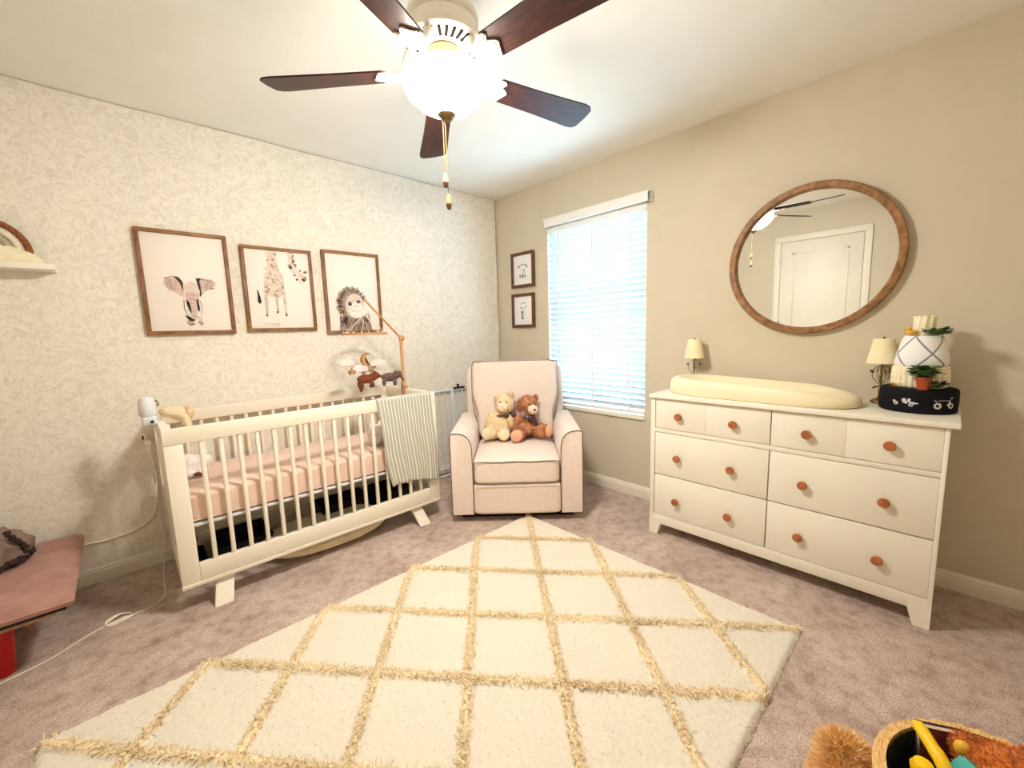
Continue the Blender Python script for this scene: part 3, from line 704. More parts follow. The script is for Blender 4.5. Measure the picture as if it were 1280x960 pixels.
for x0 in (X0, X1-PT):
    cpart('side_rail', (x0+0.001, YF+PT, ZT-0.070), (x0+PT-0.001, YB-PT, ZT-0.001)); cpart('side_rail', (x0+0.001, YF+PT, ZB), (x0+PT-0.001, YB-PT, ZB+0.100))
    for k in range(7):
        bm = S(); y = YF+PT+0.074*(k+1)
        b2(bm, (x0+PT/2-0.011, y-0.0095, ZB+0.098), (x0+PT/2+0.011, y+0.0095, ZT-0.068), 0.007, 3); obj('slat', bm, 'cribw', crib, True)
for xa, sx in ((-2.412, -1), (-1.367, 1)):
    for ya, sy in ((YF+0.045, -1), (YB-0.045, 1)):
        bm = S(); w, d = 0.037, 0.015
        top = [bm.verts.new((xa+a*w, ya+b*d, ZB+0.002)) for a, b in ((-1, -1), (1, -1), (1, 1), (-1, 1))]
        bot = [bm.verts.new((xa+sx*0.027+a*w, ya+sy*0.075+b*d, 0.0)) for a, b in ((-1, -1), (1, -1), (1, 1), (-1, 1))]
        if sy > 0:
            for v in bot: v.co.y -= 0.06
        ring_faces(bm, top, bot); bm.faces.new(top[::-1]); bm.faces.new(bot)
        bmesh.ops.bevel(bm, geom=bm.edges[:], offset=0.003, segments=2, affect='EDGES')
        obj('leg', bm, 'cribw', crib, True)
bm = S(); b2(bm, (X0+0.036, YF+0.036, 0.384), (X1-0.036, YF+0.060, 0.398), 0.003); b2(bm, (X0+0.036, YB-0.060, 0.384), (X1-0.036, YB-0.036, 0.398), 0.003)
b2(bm, (X0+0.036, YF+0.06, 0.386), (X1-0.036, YB-0.06, 0.394))
obj('mattress_support', bm, 'gate', crib, True)

bm = S()
def crown(w, q): return w+Vector((0, 0, 0.006*(1-q.x*q.x)*(1-q.y*q.y) if q.z > 0.3 else 0))
soft(bm, ((X0+X1)/2, (YF+YB)/2, 0.4665), (X1-X0-0.082, YB-YF-0.082, 0.135), 14, 24, None, 0, crown)
mt = thing('crib_mattress', 'crib mattress in a dusty pink fitted sheet', 'mattress', ((X0+X1)/2, (YF+YB)/2, 0.399))
obj('fitted_sheet', bm, 'pink', mt, True)
bm = S(); pts = []
for k in range(120):
    t = k/120*4; s = int(t); f = t-s; cs = [(X0+0.05, YF+0.044), (X1-0.05, YF+0.044), (X1-0.05, YB-0.044), (X0+0.05, YB-0.044)]
    a, b = cs[s], cs[(s+1) % 4]; pts.append((a[0]+(b[0]-a[0])*f, a[1]+(b[1]-a[1])*f, 0.412+0.002*math.sin(k*1.7)))
tube(bm, pts, 0.004, 6, closed=True); obj('hem', bm, 'pink', mt, True)

# striped blanket over the front rail
bm = S(); NU, NV = 68, 44; g = []
zr = ZT+0.004
for i in range(NU+1):
    u = i/NU; col = []
    for j in range(NV+1):
        t = j/NV
        xt = -1.602+0.378*u; xb = -1.548+0.345*u
        if t < 0.12:            # inside the crib
            q = (0.12-t)/0.12; z = ZT-0.01-0.055*q; y = YF+PT+0.006; s = 0
        elif t < 0.20:          # over the top of the rail
            q = (t-0.12)/0.08; z = zr+0.001; y = YF+PT+0.005-(PT+0.010)*q; s = 0
        else:
            q = (t-0.20)/0.80; zb = 0.315-0.050*u+0.018*math.sin(u*PI)
            z = zr-(zr-zb)*q; s = q
            y = YF-0.007-0.004*s-s*(0.013*(1+math.sin(u*21+2.2*math.sin(q*2)))*0.5+0.006*(1+math.sin(u*47))*0.5)
        x = xt+(xb-xt)*s+0.006*math.sin(q*7+u*4)*s
        col.append(bm.verts.new((x, y, z)))
    g.append(col)
uvs = {}
for i in range(NU):
    for j in range(NV):
        bm.faces.new((g[i][j], g[i+1][j], g[i+1][j+1], g[i][j+1]))
uvl = bm.loops.layers.uv.new('UVMap')
idx = {}
for i in range(NU+1):
    for j in range(NV+1): idx[g[i][j]] = (i/NU, j/NV)
for f in bm.faces:
    for l in f.loops: l[uvl].uv = idx[l.vert]
o = obj('striped_blanket', bm, 'stripe', None, angle=80)
sm = o.modifiers.new('thick', 'SOLIDIFY'); sm.thickness = 0.003; sm.offset = -1
tag(o, 'grey and white striped muslin blanket hung over the crib front rail', 'blanket')

# wooden mobile clamped to the right end
mob = thing('crib_mobile', 'wooden arm mobile with hanging felt animals clamped on the crib end', 'mobile', (-1.21, -0.35, 0.86))
MX, MY = -1.232, -0.35
bm = S(); b2(bm, (-1.246, MY-0.016, 0.80), (-1.228, MY+0.016, 0.905), 0.004); b2(bm, (-1.246, MY-0.016, 0.862), (-1.205, MY+0.016, 0.880), 0.004)
obj('clamp', bm, 'beech', mob, True)
bm = S(); lathe(bm, [(0.010, 0.885), (0.015, 0.893), (0.015, 0.940), (0.011, 0.946), (0.011, 1.200), (0.0, 1.205)], (MX, MY, 0), 20); obj('pole', bm, 'beech', mob, True)
bm = S(); ell(bm, (MX+0.006, MY, 1.213), (0.021,)*3, n=24); obj('ball_joint', bm, 'beech', mob, True)
bm = S(); tube(bm, [(MX-0.006, MY, 1.222), (-1.477, MY, 1.475)], [0.0075, 0.006], 12); obj('arm', bm, 'beech', mob, True)
RX, RZ = -1.485, 1.252
bm = S(); tube(bm, [(RX+0.135*math.cos(a), MY+0.135*math.sin(a), RZ) for a in [2*PI*k/48 for k in range(48)]], 0.0065, 10, closed=True)
cyl(bm, (RX-0.133, MY, RZ), (RX+0.133, MY, RZ), 0.004, n=8); cyl(bm, (RX, MY-0.133, RZ), (RX, MY+0.133, RZ), 0.004, n=8)
obj('ring', bm, 'beech', mob, True)
toys = dict(moon=(-1.49, -0.35, 1.083), cloud=(-1.615, -0.33, 1.062), star=(-1.615, -0.40, 1.015), bear=(-1.545, -0.44, 0.965), cloud2=(-1.385, -0.30, 1.045), leopard=(-1.458, -0.28, 1.018), elephant=(-1.355, -0.385, 0.955), cloud3=(-1.54, -0.36, 1.02))
bm = S()
tube(bm, [(-1.474, MY, 1.470), (RX+0.004, MY, 1.377)], 0.0012, 6)
for k in range(8):
    a = 2*PI*k/8+0.2
    tube(bm, [(RX+0.003, MY, 1.378), (RX+0.135*math.cos(a), MY+0.135*math.sin(a), RZ)], 0.0011, 6)
    ell(bm, (RX+0.135*math.cos(a), MY+0.135*math.sin(a), RZ+0.012), (0.005,)*3, n=8)
for n_, p in toys.items():
    d = Vector((p[0]-RX, p[1]-MY)); 
    tube(bm, [(p[0], p[1], RZ), (p[0], p[1], p[2]+0.03)], 0.0006, 5)
obj('string', bm, 'string', mob, True)
def felt(name, poly, p, key, th=0.016, sc=1.0, rz=0.0, extra=None):
    """stuffed felt shape: outline cut twice and plumped"""
    t = bmesh.new(); e = Vector((math.cos(rz), math.sin(rz), 0)); n = Vector((-math.sin(rz), math.cos(rz), 0))
    prism(t, [(u*sc, v*sc) for u, v in poly], (p, e, (0, 0, 1), n), -th/2, th/2)
    bmesh.ops.triangulate(t, faces=[f for f in t.faces if len(f.verts) > 4])
    bmesh.ops.bevel(t, geom=[x for x in t.edges if x.is_manifold and x.calc_face_angle(0) > 0.9 and abs((x.verts[0].co-x.verts[1].co).dot(n)) < th*0.5], offset=0.003, segments=2, affect='EDGES')
    if extra: extra(t)
    return obj(name, t, key, mob, True, 50)
arc = [(0.042*math.cos(a), 0.045*math.sin(a)) for a in [math.radians(60+k*14) for k in range(17)]]
arc2 = [(0.018+0.034*math.cos(a), 0.002+0.038*math.sin(a)) for a in [math.radians(284-k*14) for k in range(16)]]
felt('felt_moon', arc+arc2, toys['moon'], 'feltgold', 0.018)
cl = []
for k in range(40):
    a = 2*PI*k/40; r = 1+0.16*abs(math.sin(a*2.5)); cl.append((0.046*r*math.cos(a), max(-0.014, 0.026*r*math.sin(a))))
for nm in ('cloud', 'cloud2', 'cloud3'): felt('felt_cloud', cl, toys[nm], 'feltwhite', 0.022, 1.05, 0.3 if nm != 'cloud2' else -0.4)
st = [((0.026 if k % 2 == 0 else 0.011)*math.sin(k*PI/5), (0.026 if k % 2 == 0 else 0.011)*math.cos(k*PI/5)) for k in range(10)]
felt('felt_star', st, toys['star'], 'feltgold', 0.014)
def beast(name, p, key, sc, rz, bits):
    e = Matrix.Translation(p) @ Matrix.Rotation(rz, 4, 'Z')
    t = blob([((a[0]*sc, a[1]*sc, a[2]*sc), (b[0]*sc, b[1]*sc, b[2]*sc), r) for a, b, r in bits], 0.0045, 2)
    for v in t.verts: v.co = e @ v.co
    return obj(name, t, key, mob, True, 70)
quad = [((0, 0, 0), (.055, .026, .030), None), ((.062, 0, .018), (.024, .020, .024), None), ((.045, 0, .010), (.025, .02, .026), None)]
beast('felt_bear', toys['bear'], 'feltbrown', 1.0, -0.3, quad+[((.088, 0, .012), (.014, .011, .010), None), ((.056, .013, .042), (.008, .006, .008), None), ((.056, -.013, .042), (.008, .006, .008), None),
      ((.040, .014, -.036), (.013, .011, .026), (0, -.3, 0)), ((.030, -.014, -.038), (.013, .011, .024), (0, .2, 0)), ((-.038, .014, -.034), (.015, .012, .028), None), ((-.030, -.014, -.048), (.015, .012, .036), (0, .2, 0))])
beast('felt_elephant', toys['elephant'], 'feltgrey', 1.0, -0.5, quad+[((.046, .02, .018), (.022, .008, .026), None), ((.046, -.022, .018), (.022, .008, .026), None), ((.082, 0, -.006), (.009, .008, .030), (0, -.4, 0)),
      ((.034, .014, -.034), (.014, .012, .026), None), ((.034, -.014, -.034), (.014, .012, .026), None), ((-.036, .014, -.034), (.014, .012, .026), None), ((-.036, -.014, -.034), (.014, .012, .026), None)])
beast('felt_leopard', toys['leopard'], 'feltleo', 0.85, 0.2, quad+[((.060, .012, .040), (.007, .006, .009), None), ((.060, -.012, .040), (.007, .006, .009), None), ((.04, 0, -.028), (.011, .018, .020), None), ((-.04, 0, -.028), (.012, .018, .020), None), ((-.070, 0, .012), (.026, .006, .006), (0, .5, 0))])

# baby monitor on the left end of the crib, plush over the rail, plush inside
mon = thing('baby_monitor', 'white rounded baby monitor camera clipped on the left crib rail', 'baby monitor', (-2.60, -0.38, 0.86))
bm = S(); lathe(bm, [(0.0, 0.888), (0.026, 0.888), (0.033, 0.900), (0.034, 0.935), (0.031, 0.965), (0.022, 0.981), (0.0, 0.986)], (-2.602, -0.38, 0), 28); obj('housing', bm, 'gate', mon, True)
bm = S(); b2(bm, (-2.628, -0.41, 0.846), (-2.572, -0.35, 0.889), 0.010, 3); b2(bm, (-2.595, -0.405, 0.860), (-2.575, -0.355, 0.872), 0.003); obj('clip', bm, 'gate', mon, True)
bm = S(); lathe(bm, [(0.0, 0), (0.007, 0), (0.007, 0.004), (0.0, 0.005)], (-2.592, -0.412, 0.866), 14, 0, Matrix.Rotation(PI/2, 4, 'X')); obj('lens', bm, 'nose', mon, True)
bm = S(); tube(bm, [(-2.570, -0.388, 0.965), (-2.562, -0.396, 0.955), (-2.560, -0.398, 0.945), (-2.566, -0.392, 0.938)], 0.004, 8); obj('antenna', bm, 'pewter', mon, True)

pl = thing('plush_toy', 'cream plush with a tan end draped over the left crib rail', 'plush toy', (-2.50, -0.33, 0.86))
t = blob([((-2.518, -0.32, 0.892), (0.042, 0.05, 0.026), None), ((-2.485, -0.33, 0.880), (0.04, 0.045, 0.034), (0, 0.3, 0)), ((-2.462, -0.33, 0.845), (0.022, 0.04, 0.045), None), ((-2.455, -0.36, 0.812), (0.016, 0.018, 0.022), None), ((-2.455, -0.30, 0.812), (0.016, 0.018, 0.022), None)], 0.006, 2)
fur(t, 1500, 0.006, 0.0012, 0.6); obj('body', t, 'creampaw', pl, True, 80)
t = blob([((-2.443, -0.33, 0.882), (0.020, 0.034, 0.036), None), ((-2.435, -0.352, 0.905), (0.010, 0.010, 0.012), None), ((-2.435, -0.308, 0.905), (0.010, 0.010, 0.012), None)], 0.005, 2)
fur(t, 800, 0.006, 0.0012, 0.6); obj('head', t, 'creambear', pl, True, 80, label='tan plush head')

pl = thing('plush_toy', 'small white plush lamb with a dark nose lying on the pink mattress', 'plush toy', (-2.44, -0.30, 0.542))
t = blob([((-2.475, -0.30, 0.600), (0.055, 0.055, 0.056), None), ((-2.410, -0.30, 0.605), (0.042, 0.042, 0.040), None), ((-2.480, -0.355, 0.565), (0.022, 0.03, 0.020), None), ((-2.425, -0.355, 0.566), (0.022, 0.03, 0.020), None), ((-2.51, -0.25, 0.60), (0.03, 0.03, 0.05), None), ((-2.395, -0.27, 0.642), (0.012, 0.010, 0.022), None)], 0.007, 2)
fur(t, 2200, 0.007, 0.0014, 0.7, seed=4); obj('body', t, 'feltwhite', pl, True, 80)
bm = S(); ell(bm, (-2.438, -0.372, 0.560), (0.024, 0.012, 0.010), n=12); obj('nose', bm, 'feltbrown', pl, True, label='dark brown nose')
pl = thing('plush_toy', 'round white plush on the pink mattress beside the striped blanket', 'plush toy', (-1.50, -0.50, 0.542))
t = blob([((-1.50, -0.48, 0.604), (0.075, 0.07, 0.060), None), ((-1.545, -0.53, 0.590), (0.04, 0.035, 0.04), None), ((-1.46, -0.53, 0.585), (0.03, 0.03, 0.03), None), ((-1.53, -0.44, 0.655), (0.018, 0.014, 0.03), None), ((-1.47, -0.44, 0.655), (0.018, 0.014, 0.03), None)], 0.008, 2)
fur(t, 1500, 0.007, 0.0014, 0.7, seed=5); obj('body', t, 'feltwhite', pl, True, 80)

# under the crib
def storage(x0, y0, x1, y1, h, label):
    t = thing('bin_or_shade', label, 'storage bin', ((x0+x1)/2, (y0+y1)/2, 0), 0, 'black bins under the crib'); w = 0.006  # real bins under the left half, boxes added as shade under the right
    bm = S()
    b2(bm, (x0, y0, 0.001), (x1, y1, 0.010), 0.002)
    for lo, hi in [((x0, y0, 0.001), (x0+w, y1, h)), ((x1-w, y0, 0.001), (x1, y1, h)), ((x0, y0, 0.001), (x1, y0+w, h)), ((x0, y1-w, 0.001), (x1, y1, h))]: b2(bm, lo, hi, 0.002)
    obj('box_body', bm, 'black', t, True)
    bm = S()
    for lo, hi in [((x0-.003, y0-.003, h-.012), (x0+w, y1+.003, h)), ((x1-w, y0-.003, h-.012), (x1+.003, y1+.003, h)), ((x0-.003, y0-.003, h-.012), (x1+.003, y0+w, h)), ((x0-.003, y1-w, h-.012), (x1+.003, y1+.003, h))]: b2(bm, lo, hi, 0.002)
    obj('rim', bm, 'black', t, True)
storage(-2.535, -0.34, -2.445, -0.14, 0.085, 'small black bin under the crib beside its left end')
storage(-2.395, -0.33, -2.13, -0.06, 0.11, 'black open bin under the crib left of the ivory floor cushion')
storage(-1.46, -0.40, -1.24, -0.12, 0.15, 'black open box added as shade under the crib behind the striped blanket')  # added box, its black imitates the shade beneath the crib
storage(-1.82, -0.26, -1.50, -0.06, 0.13, 'black open box added as shade on the floor behind the ivory cushion')  # no bin here, dark box added for the shade behind the cushion
pb = thing('floor_cushion', 'ivory fleece oval floor cushion under the crib', 'cushion', (-1.84, -0.46, 0))
bm = S()
def dish(w, q): return w*1.0 - Vector((0, 0, 0.0)) if q.z < 0 else w-Vector((0, 0, 0.02*max(0, 1-(q.x*q.x+q.y*q.y)*1.4)))
t = bmesh.new(); bmesh.ops.create_uvsphere(t, u_segments=48, v_segments=20, radius=1)
for v in t.verts:
    q = v.co.copy(); s = lambda a, e: math.copysign(abs(a)**e, a)
    v.co = Vector((-1.85+s(q.x, .8)*0.36, -0.40+s(q.y, .8)*0.235, 0.055+0.048*s(q.z, .7)-(0.03*max(0, 1-(q.x**2+q.y**2)*1.6) if q.z > 0 else 0)+0.003*noise.noise(q*6)))
merge(bm, t); obj('cushion_body', bm, 'petbed', pb, True, 70)
bm = S(); tube(bm, [(-1.85+0.363*math.cos(a), -0.40+0.238*math.sin(a), 0.05) for a in [2*PI*k/60 for k in range(60)]], 0.005, 8, closed=True); obj('piping', bm, 'petbed', pb, True)
# ------------------------------------------------------------------ recliner
RM = (-0.878, -1.1145, 0.0); RA = math.atan2(-0.69325178, 0.72069548)
rec = thing('recliner', 'blush linen recliner armchair with dark piping in the corner', 'armchair', RM, RA)
bm = S(); b2(bm, (-0.375, 0.062, 0.0), (0.375, 0.70, 0.055), 0.006); obj('base', bm, 'black', rec, label='black base')
def armprof(s):
    P = [(0.426, 0.052), (0.426, 0.585), (0.418, 0.597), (0.40, 0.601), (0.36, 0.598)]
    for k in range(9):
        a = PI/2-k*PI/2/8; P.append((0.355-0.071+0.072*math.cos(a) - 0.0, 0.526+0.070*math.sin(a))) if False else None
    P += [(0.335, 0.590), (0.315, 0.575), (0.300, 0.553), (0.291, 0.525), (0.287, 0.49), (0.286, 0.43), (0.286, 0.052)]
    return [(s*x, z) for x, z in P]
for s in (-1, 1):
    P = armprof(s); bm = S()
    y0, y1 = -0.022, 0.655
    ys = [y0, y0+0.004, y0+0.010, y0+0.2, y0+0.4, y1-0.012, y1]
    ins = [0.008, 0.002, 0.0, 0.0, 0.0, 0.0, 0.010]
    cx = s*0.356; rings = []
    for y, k in zip(ys, ins):
        rings.append([bm.verts.new((x-(x-cx)*k*6 if abs(x-cx) > 0.02 else x, y, z-(z-0.33)*k*2+0.006*(y > 0.1))) for x, z in P])
    for a, b in zip(rings, rings[1:]): ring_faces(bm, a, b)
    bm.faces.new(rings[0][::-1]); bm.faces.new(rings[-1])
    arm = obj('arm', bm, 'recl', rec, angle=50)
    bm = S(); tube(bm, [(x*1.0, y0-0.001, z) for x, z in P], 0.0032, 6); obj('piping', bm, 'pipe', arm)
bm = S()
def seatw(w, q):
    return w+Vector((0, 0, 0.022*(1-q.x**4)*(1-abs(q.y)**3) if q.z > 0 else 0))
soft(bm, (0, 0.255, 0.342), (0.562, 0.60, 0.155), 14, 20, None, 0, seatw); seat = obj('seat_cushion', bm, 'recl', rec, angle=60)
bm = S(); tube(bm, [(-0.274, -0.043, 0.405)]+[(-0.262+0.524*k/16, -0.047, 0.4135+0.002*math.sin(k)) for k in range(17)]+[(0.274, -0.043, 0.405)], 0.0032, 6)
tube(bm, [(-0.27, -0.046, 0.272)]+[(-0.262+0.524*k/16, -0.047, 0.2675) for k in range(17)]+[(0.27, -0.046, 0.272)], 0.0022, 6); obj('piping', bm, 'pipe', seat)
bm = S(); soft(bm, (0, 0.02, 0.160), (0.566, 0.105, 0.205), 16, 12); obj('footrest', bm, 'recl', rec, angle=60)
b_ = math.radians(14)
bm = S(); soft(bm, (0, 0.728, 0.56), (0.775, 0.13, 0.83), 14, 14, (-b_*0.55, 0, 0)); obj('back_shell', bm, 'recl', rec, angle=60)
bm = S()
def backw(w, q):
    k = 1.0+0.0*q.z
    low = min(1, max(0, (q.z+0.35)/0.5)); w.x *= 0.865+0.135*low
    return w+Vector((0, -0.020*(1-q.x**4)*(1-q.z**4) if q.y < 0 else 0, 0))
soft(bm, (0, 0.650, 0.705), (0.668, 0.17, 0.60), 12, 22, (-b_, 0, 0), 0, backw); back = obj('backrest', bm, 'recl', rec, angle=60)
bm = S(); pts = []
R_ = rotm((-b_, 0, 0))
for k in range(41):
    t = k/40
    if t < .35: q = Vector((-0.334*(0.865+0.135*min(1, t/.15)), -0.078, -0.22+0.50*t/.35))
    elif t < .65: f = (t-.35)/.30; q = Vector((-0.325+0.65*f, -0.078, 0.292))
    else: f = (t-.65)/.35; q = Vector((0.334*(0.865+0.135*min(1, (1-t)/.15)), -0.078, 0.28-0.50*f))
    pts.append(Vector((0, 0.650, 0.705))+(R_ @ q))
tube(bm, pts, 0.0032, 6); obj('piping', bm, 'pipe', back)

# two teddy bears on the seat, in the recliner's own frame but things of their own
def bear(name, label, origin, bits, body_m, paws, paw_m, muzz, muzz_m, eyes, nose, ears, earm, bow, seed, furlen):
    t = thing(name, label, 'teddy bear', (RM[0]-0.693*0.035, RM[1]-0.721*0.035, 0.0), RA, 'teddy bears on the recliner')
    bm = blob(bits, 0.008, 2)
    fur(bm, 7000, furlen, 0.0015, 0.7, seed=seed); obj('body', bm, body_m, t, angle=85)
    for c, r, rot in paws:
        bm = S(); ell(bm, c, r, rot, 18); obj('foot_pad', bm, paw_m, t)
    bm = blob([muzz], 0.006, 1); fur(bm, 700, furlen*0.5, 0.0011, 0.6, seed=seed+3); obj('muzzle', bm, muzz_m, t, angle=85)
    for c, r in eyes:
        bm = S(); ell(bm, c, (r,)*3, n=12); obj('eye', bm, 'nose', t)
    bm = S(); ell(bm, nose[0], nose[1], n=12); obj('nose', bm, nose[2], t)
    for c, r, rot in ears:
        bm = blob([(c, r, rot)], 0.006, 1); fur(bm, 700, furlen, 0.0014, 0.7, seed=seed+5); obj('ear', bm, earm, t, angle=85)
    if bow: bow(t)
    return t
def bow_cream(t):
    bm = S()
    tube(bm, [(-0.085+0.055*math.cos(a), 0.475+0.05*math.sin(a), 0.625+0.008*math.cos(a)) for a in [2*PI*k/24 for k in range(24)]], 0.006, 8, closed=True)
    ell(bm, (-0.060, 0.425, 0.618), (0.028, 0.010, 0.014), (0, 0.3, 0.2), 12); ell(bm, (-0.015, 0.435, 0.625), (0.028, 0.010, 0.016), (0, -0.3, 0.1), 12)
    obj('neck_ribbon', bm, 'ribbon', t)
def bow_brown(t):
    bm = S()
    ell(bm, (0.055, 0.405, 0.632), (0.026, 0.012, 0.020), (0, 0.7, 0), 12); ell(bm, (0.085, 0.405, 0.612), (0.010, 0.010, 0.012), None, 12)
    obj('bow_loop', bm, 'ribbonv', t, label='mauve satin loop')
    bm = S()
    ell(bm, (0.118, 0.405, 0.598), (0.036, 0.012, 0.022), (0, 0.5, 0), 12); ell(bm, (0.140, 0.405, 0.572), (0.028, 0.008, 0.016), (0, 0.8, 0), 12)
    tube(bm, [(0.085+0.055*math.cos(a), 0.47+0.055*math.sin(a), 0.620-0.010*math.cos(a)) for a in [2*PI*k/24 for k in range(24)]], 0.007, 8, closed=True)
    obj('neck_ribbon', bm, 'ribbon', t)
bear('teddy_bear', 'cream teddy bear with pale round feet sitting left on the recliner seat', None,
     [((-0.118, 0.485, 0.535), (0.085, 0.075, 0.092), None), ((-0.078, 0.480, 0.702), (0.072, 0.066, 0.070), None), ((-0.105, 0.49, 0.61), (0.055, 0.05, 0.05), None),
      ((-0.185, 0.430, 0.500), (0.045, 0.075, 0.045), (0, 0, 0.5)), ((-0.085, 0.420, 0.496), (0.042, 0.075, 0.042), (0, 0, -0.1)),
      ((-0.195, 0.475, 0.585), (0.030, 0.034, 0.062), (0, 0.5, 0)), ((-0.035, 0.45, 0.575), (0.030, 0.034, 0.062), (0.3, -0.3, 0))], 'creambear',
     [((-0.208, 0.372, 0.505), (0.046, 0.022, 0.046), (0, 0, 0.5)), ((-0.088, 0.352, 0.498), (0.044, 0.022, 0.042), (0, 0, -0.1))], 'creampaw',
     ((-0.090, 0.410, 0.694), (0.040, 0.030, 0.034), None), 'muzzle',
     [((-0.108, 0.418, 0.728), 0.0055), ((-0.060, 0.414, 0.728), 0.0055)], ((-0.092, 0.381, 0.703), (0.011, 0.006, 0.008), 'creampaw'),
     [((-0.030, 0.490, 0.768), (0.026, 0.016, 0.024), None), ((-0.140, 0.505, 0.735), (0.018, 0.016, 0.026), None)], 'creambear', bow_cream, 1, 0.010)
bear('teddy_bear', 'ginger brown teddy bear with dark bow and pale muzzle leaning on cream bear', None,
     [((0.078, 0.485, 0.545), (0.080, 0.075, 0.092), None), ((0.092, 0.478, 0.695), (0.070, 0.066, 0.066), None), ((0.08, 0.48, 0.62), (0.05, 0.05, 0.05), None),
      ((0.020, 0.405, 0.495), (0.046, 0.085, 0.044), (0, 0, 0.15)), ((0.185, 0.430, 0.505), (0.085, 0.052, 0.048), (0, 0, -0.55)),
      ((0.020, 0.440, 0.585), (0.034, 0.036, 0.068), (0.35, 0.35, 0)), ((0.075, 0.405, 0.530), (0.050, 0.038, 0.034), (0, 0.5, 0))], 'brownbear',
     [((0.006, 0.318, 0.497), (0.045, 0.020, 0.044), (0, 0, 0.15)), ((0.243, 0.378, 0.512), (0.022, 0.040, 0.046), (0, 0, -0.55))], 'peachpaw',
     ((0.128, 0.412, 0.668), (0.038, 0.034, 0.033), (0, 0, -0.3)), 'muzzle',
     [((0.104, 0.413, 0.706), 0.006), ((0.146, 0.428, 0.703), 0.006)], ((0.140, 0.379, 0.672), (0.009, 0.006, 0.008), 'nose'),
     [((0.036, 0.480, 0.695), (0.022, 0.018, 0.050), (0, 0.3, 0)), ((0.150, 0.500, 0.735), (0.020, 0.016, 0.026), (0, 0.5, 0))], 'brownbear', bow_brown, 2, 0.012)

# ------------------------------------------------------------------ baby gate leaning on the back wall
gt = thing('baby_gate', 'white metal baby gate leaning on the wall behind the recliner', 'baby gate', (-0.50, -0.06, 0))
lean = lambda z: -0.075+0.045*z/0.77
for z in (0.745, 0.075, 0.011):
    bm = S(); tube(bm, [(-0.80, lean(z), z), (-0.27, lean(z), z)], 0.010, 10); obj('rail', bm, 'gate', gt, True)
for k in range(9):
    x = -0.79+k*0.0595; bm = S()
    tube(bm, [(x, lean(0.075), 0.075), (x, lean(0.745), 0.745)], 0.006, 8); obj('bar', bm, 'gate', gt, True)
bm = S(); box(bm, (-0.60, lean(0.39), 0.392), (0.028, 0.018, 0.735), 0.004, rot=(-0.045/0.77, 0, 0)); obj('latch_post', bm, 'gate', gt, True)
bm = S(); b2(bm, (-0.585, -0.05, 0.752), (-0.47, -0.022, 0.764), 0.003); b2(bm, (-0.545, -0.045, 0.762), (-0.53, -0.028, 0.792), 0.003); obj('latch', bm, 'black', gt, True, label='black latch')
# ------------------------------------------------------------------ dresser
dr = thing('dresser', 'white six-drawer dresser with round terracotta knobs along the right wall', 'dresser', (-0.225, -2.42, 0))
bm = S(); b2(bm, (-0.448, -3.047, 0.832), (-0.004, -1.803, 0.854), 0.004, 3); obj('top', bm, 'white', dr, True)
bm = S()
FXF = -0.432
# side panels with tapered feet, back, shelves
for ya, yb, s in ((-1.810, -1.836, 1), (-3.021, -3.010, -1)):
    pass
for y0, y1 in ((-1.834, -1.810), (-3.021, -3.008)):
    b2(bm, (FXF+0.001, y0, 0.09), (-0.01, y1, 0.832), 0.002)
b2(bm, (-0.02, -3.01, 0.09), (-0.01, -1.82, 0.832)); b2(bm, (-0.43, -3.01, 0.075), (-0.012, -1.82, 0.095)); b2(bm, (-0.40, -2.434, 0.09), (-0.02, -2.424, 0.832))
obj('body', bm, 'white', dr, True)
bm = S()   # face frame: stiles, rails
b2(bm, (FXF, -1.8355, 0.10), (FXF+0.022, -1.809, 0.832), 0.002); b2(bm, (FXF, -3.0225, 0.10), (FXF+0.022, -3.0095, 0.832), 0.002)
b2(bm, (FXF+0.001, -3.010, 0.632), (FXF+0.022, -1.835, 0.654), 0.002); b2(bm, (FXF+0.001, -3.010, 0.829), (FXF+0.022, -1.835, 0.833))
b2(bm, (FXF, -3.010, 0.070), (FXF+0.022, -1.835, 0.125), 0.002)
obj('face_frame', bm, 'white', dr, True)
for ya, yb, yc in ((-1.808, -1.8355, -1.880), (-3.0225, -2.995, -2.952)):
    s = 1 if ya > -2 else -1; o_ = max(ya, yb) if s > 0 else min(ya, yb)
    for x0, x1 in ((FXF-0.001, FXF+0.030), (-0.045, -0.012)):
        bm = S()
        pl = [(o_, 0.0), (o_, 0.101), (yc, 0.101), (yc, 0.070), (o_-s*0.050, 0.0)]
        prism(bm, pl, ((x0, 0, 0), (0, 1, 0), (0, 0, 1), (1, 0, 0)), 0, x1-x0); obj('leg', bm, 'white', dr, True)
rows = [(0.6565, 0.8275), (0.379, 0.6295), (0.1275, 0.3735)]
cols = [(-1.838, -2.4265), (-2.4315, -3.0075)]
kn = [((-1.980, 0.737), (-2.265, 0.737)), ((-1.977, 0.495), (-2.261, 0.495)), ((-1.974, 0.238), (-2.256, 0.238))]
kn2 = [((-2.577, 0.737), (-2.858, 0.737)), ((-2.573, 0.495), (-2.855, 0.495)), ((-2.568, 0.238), (-2.850, 0.238))]
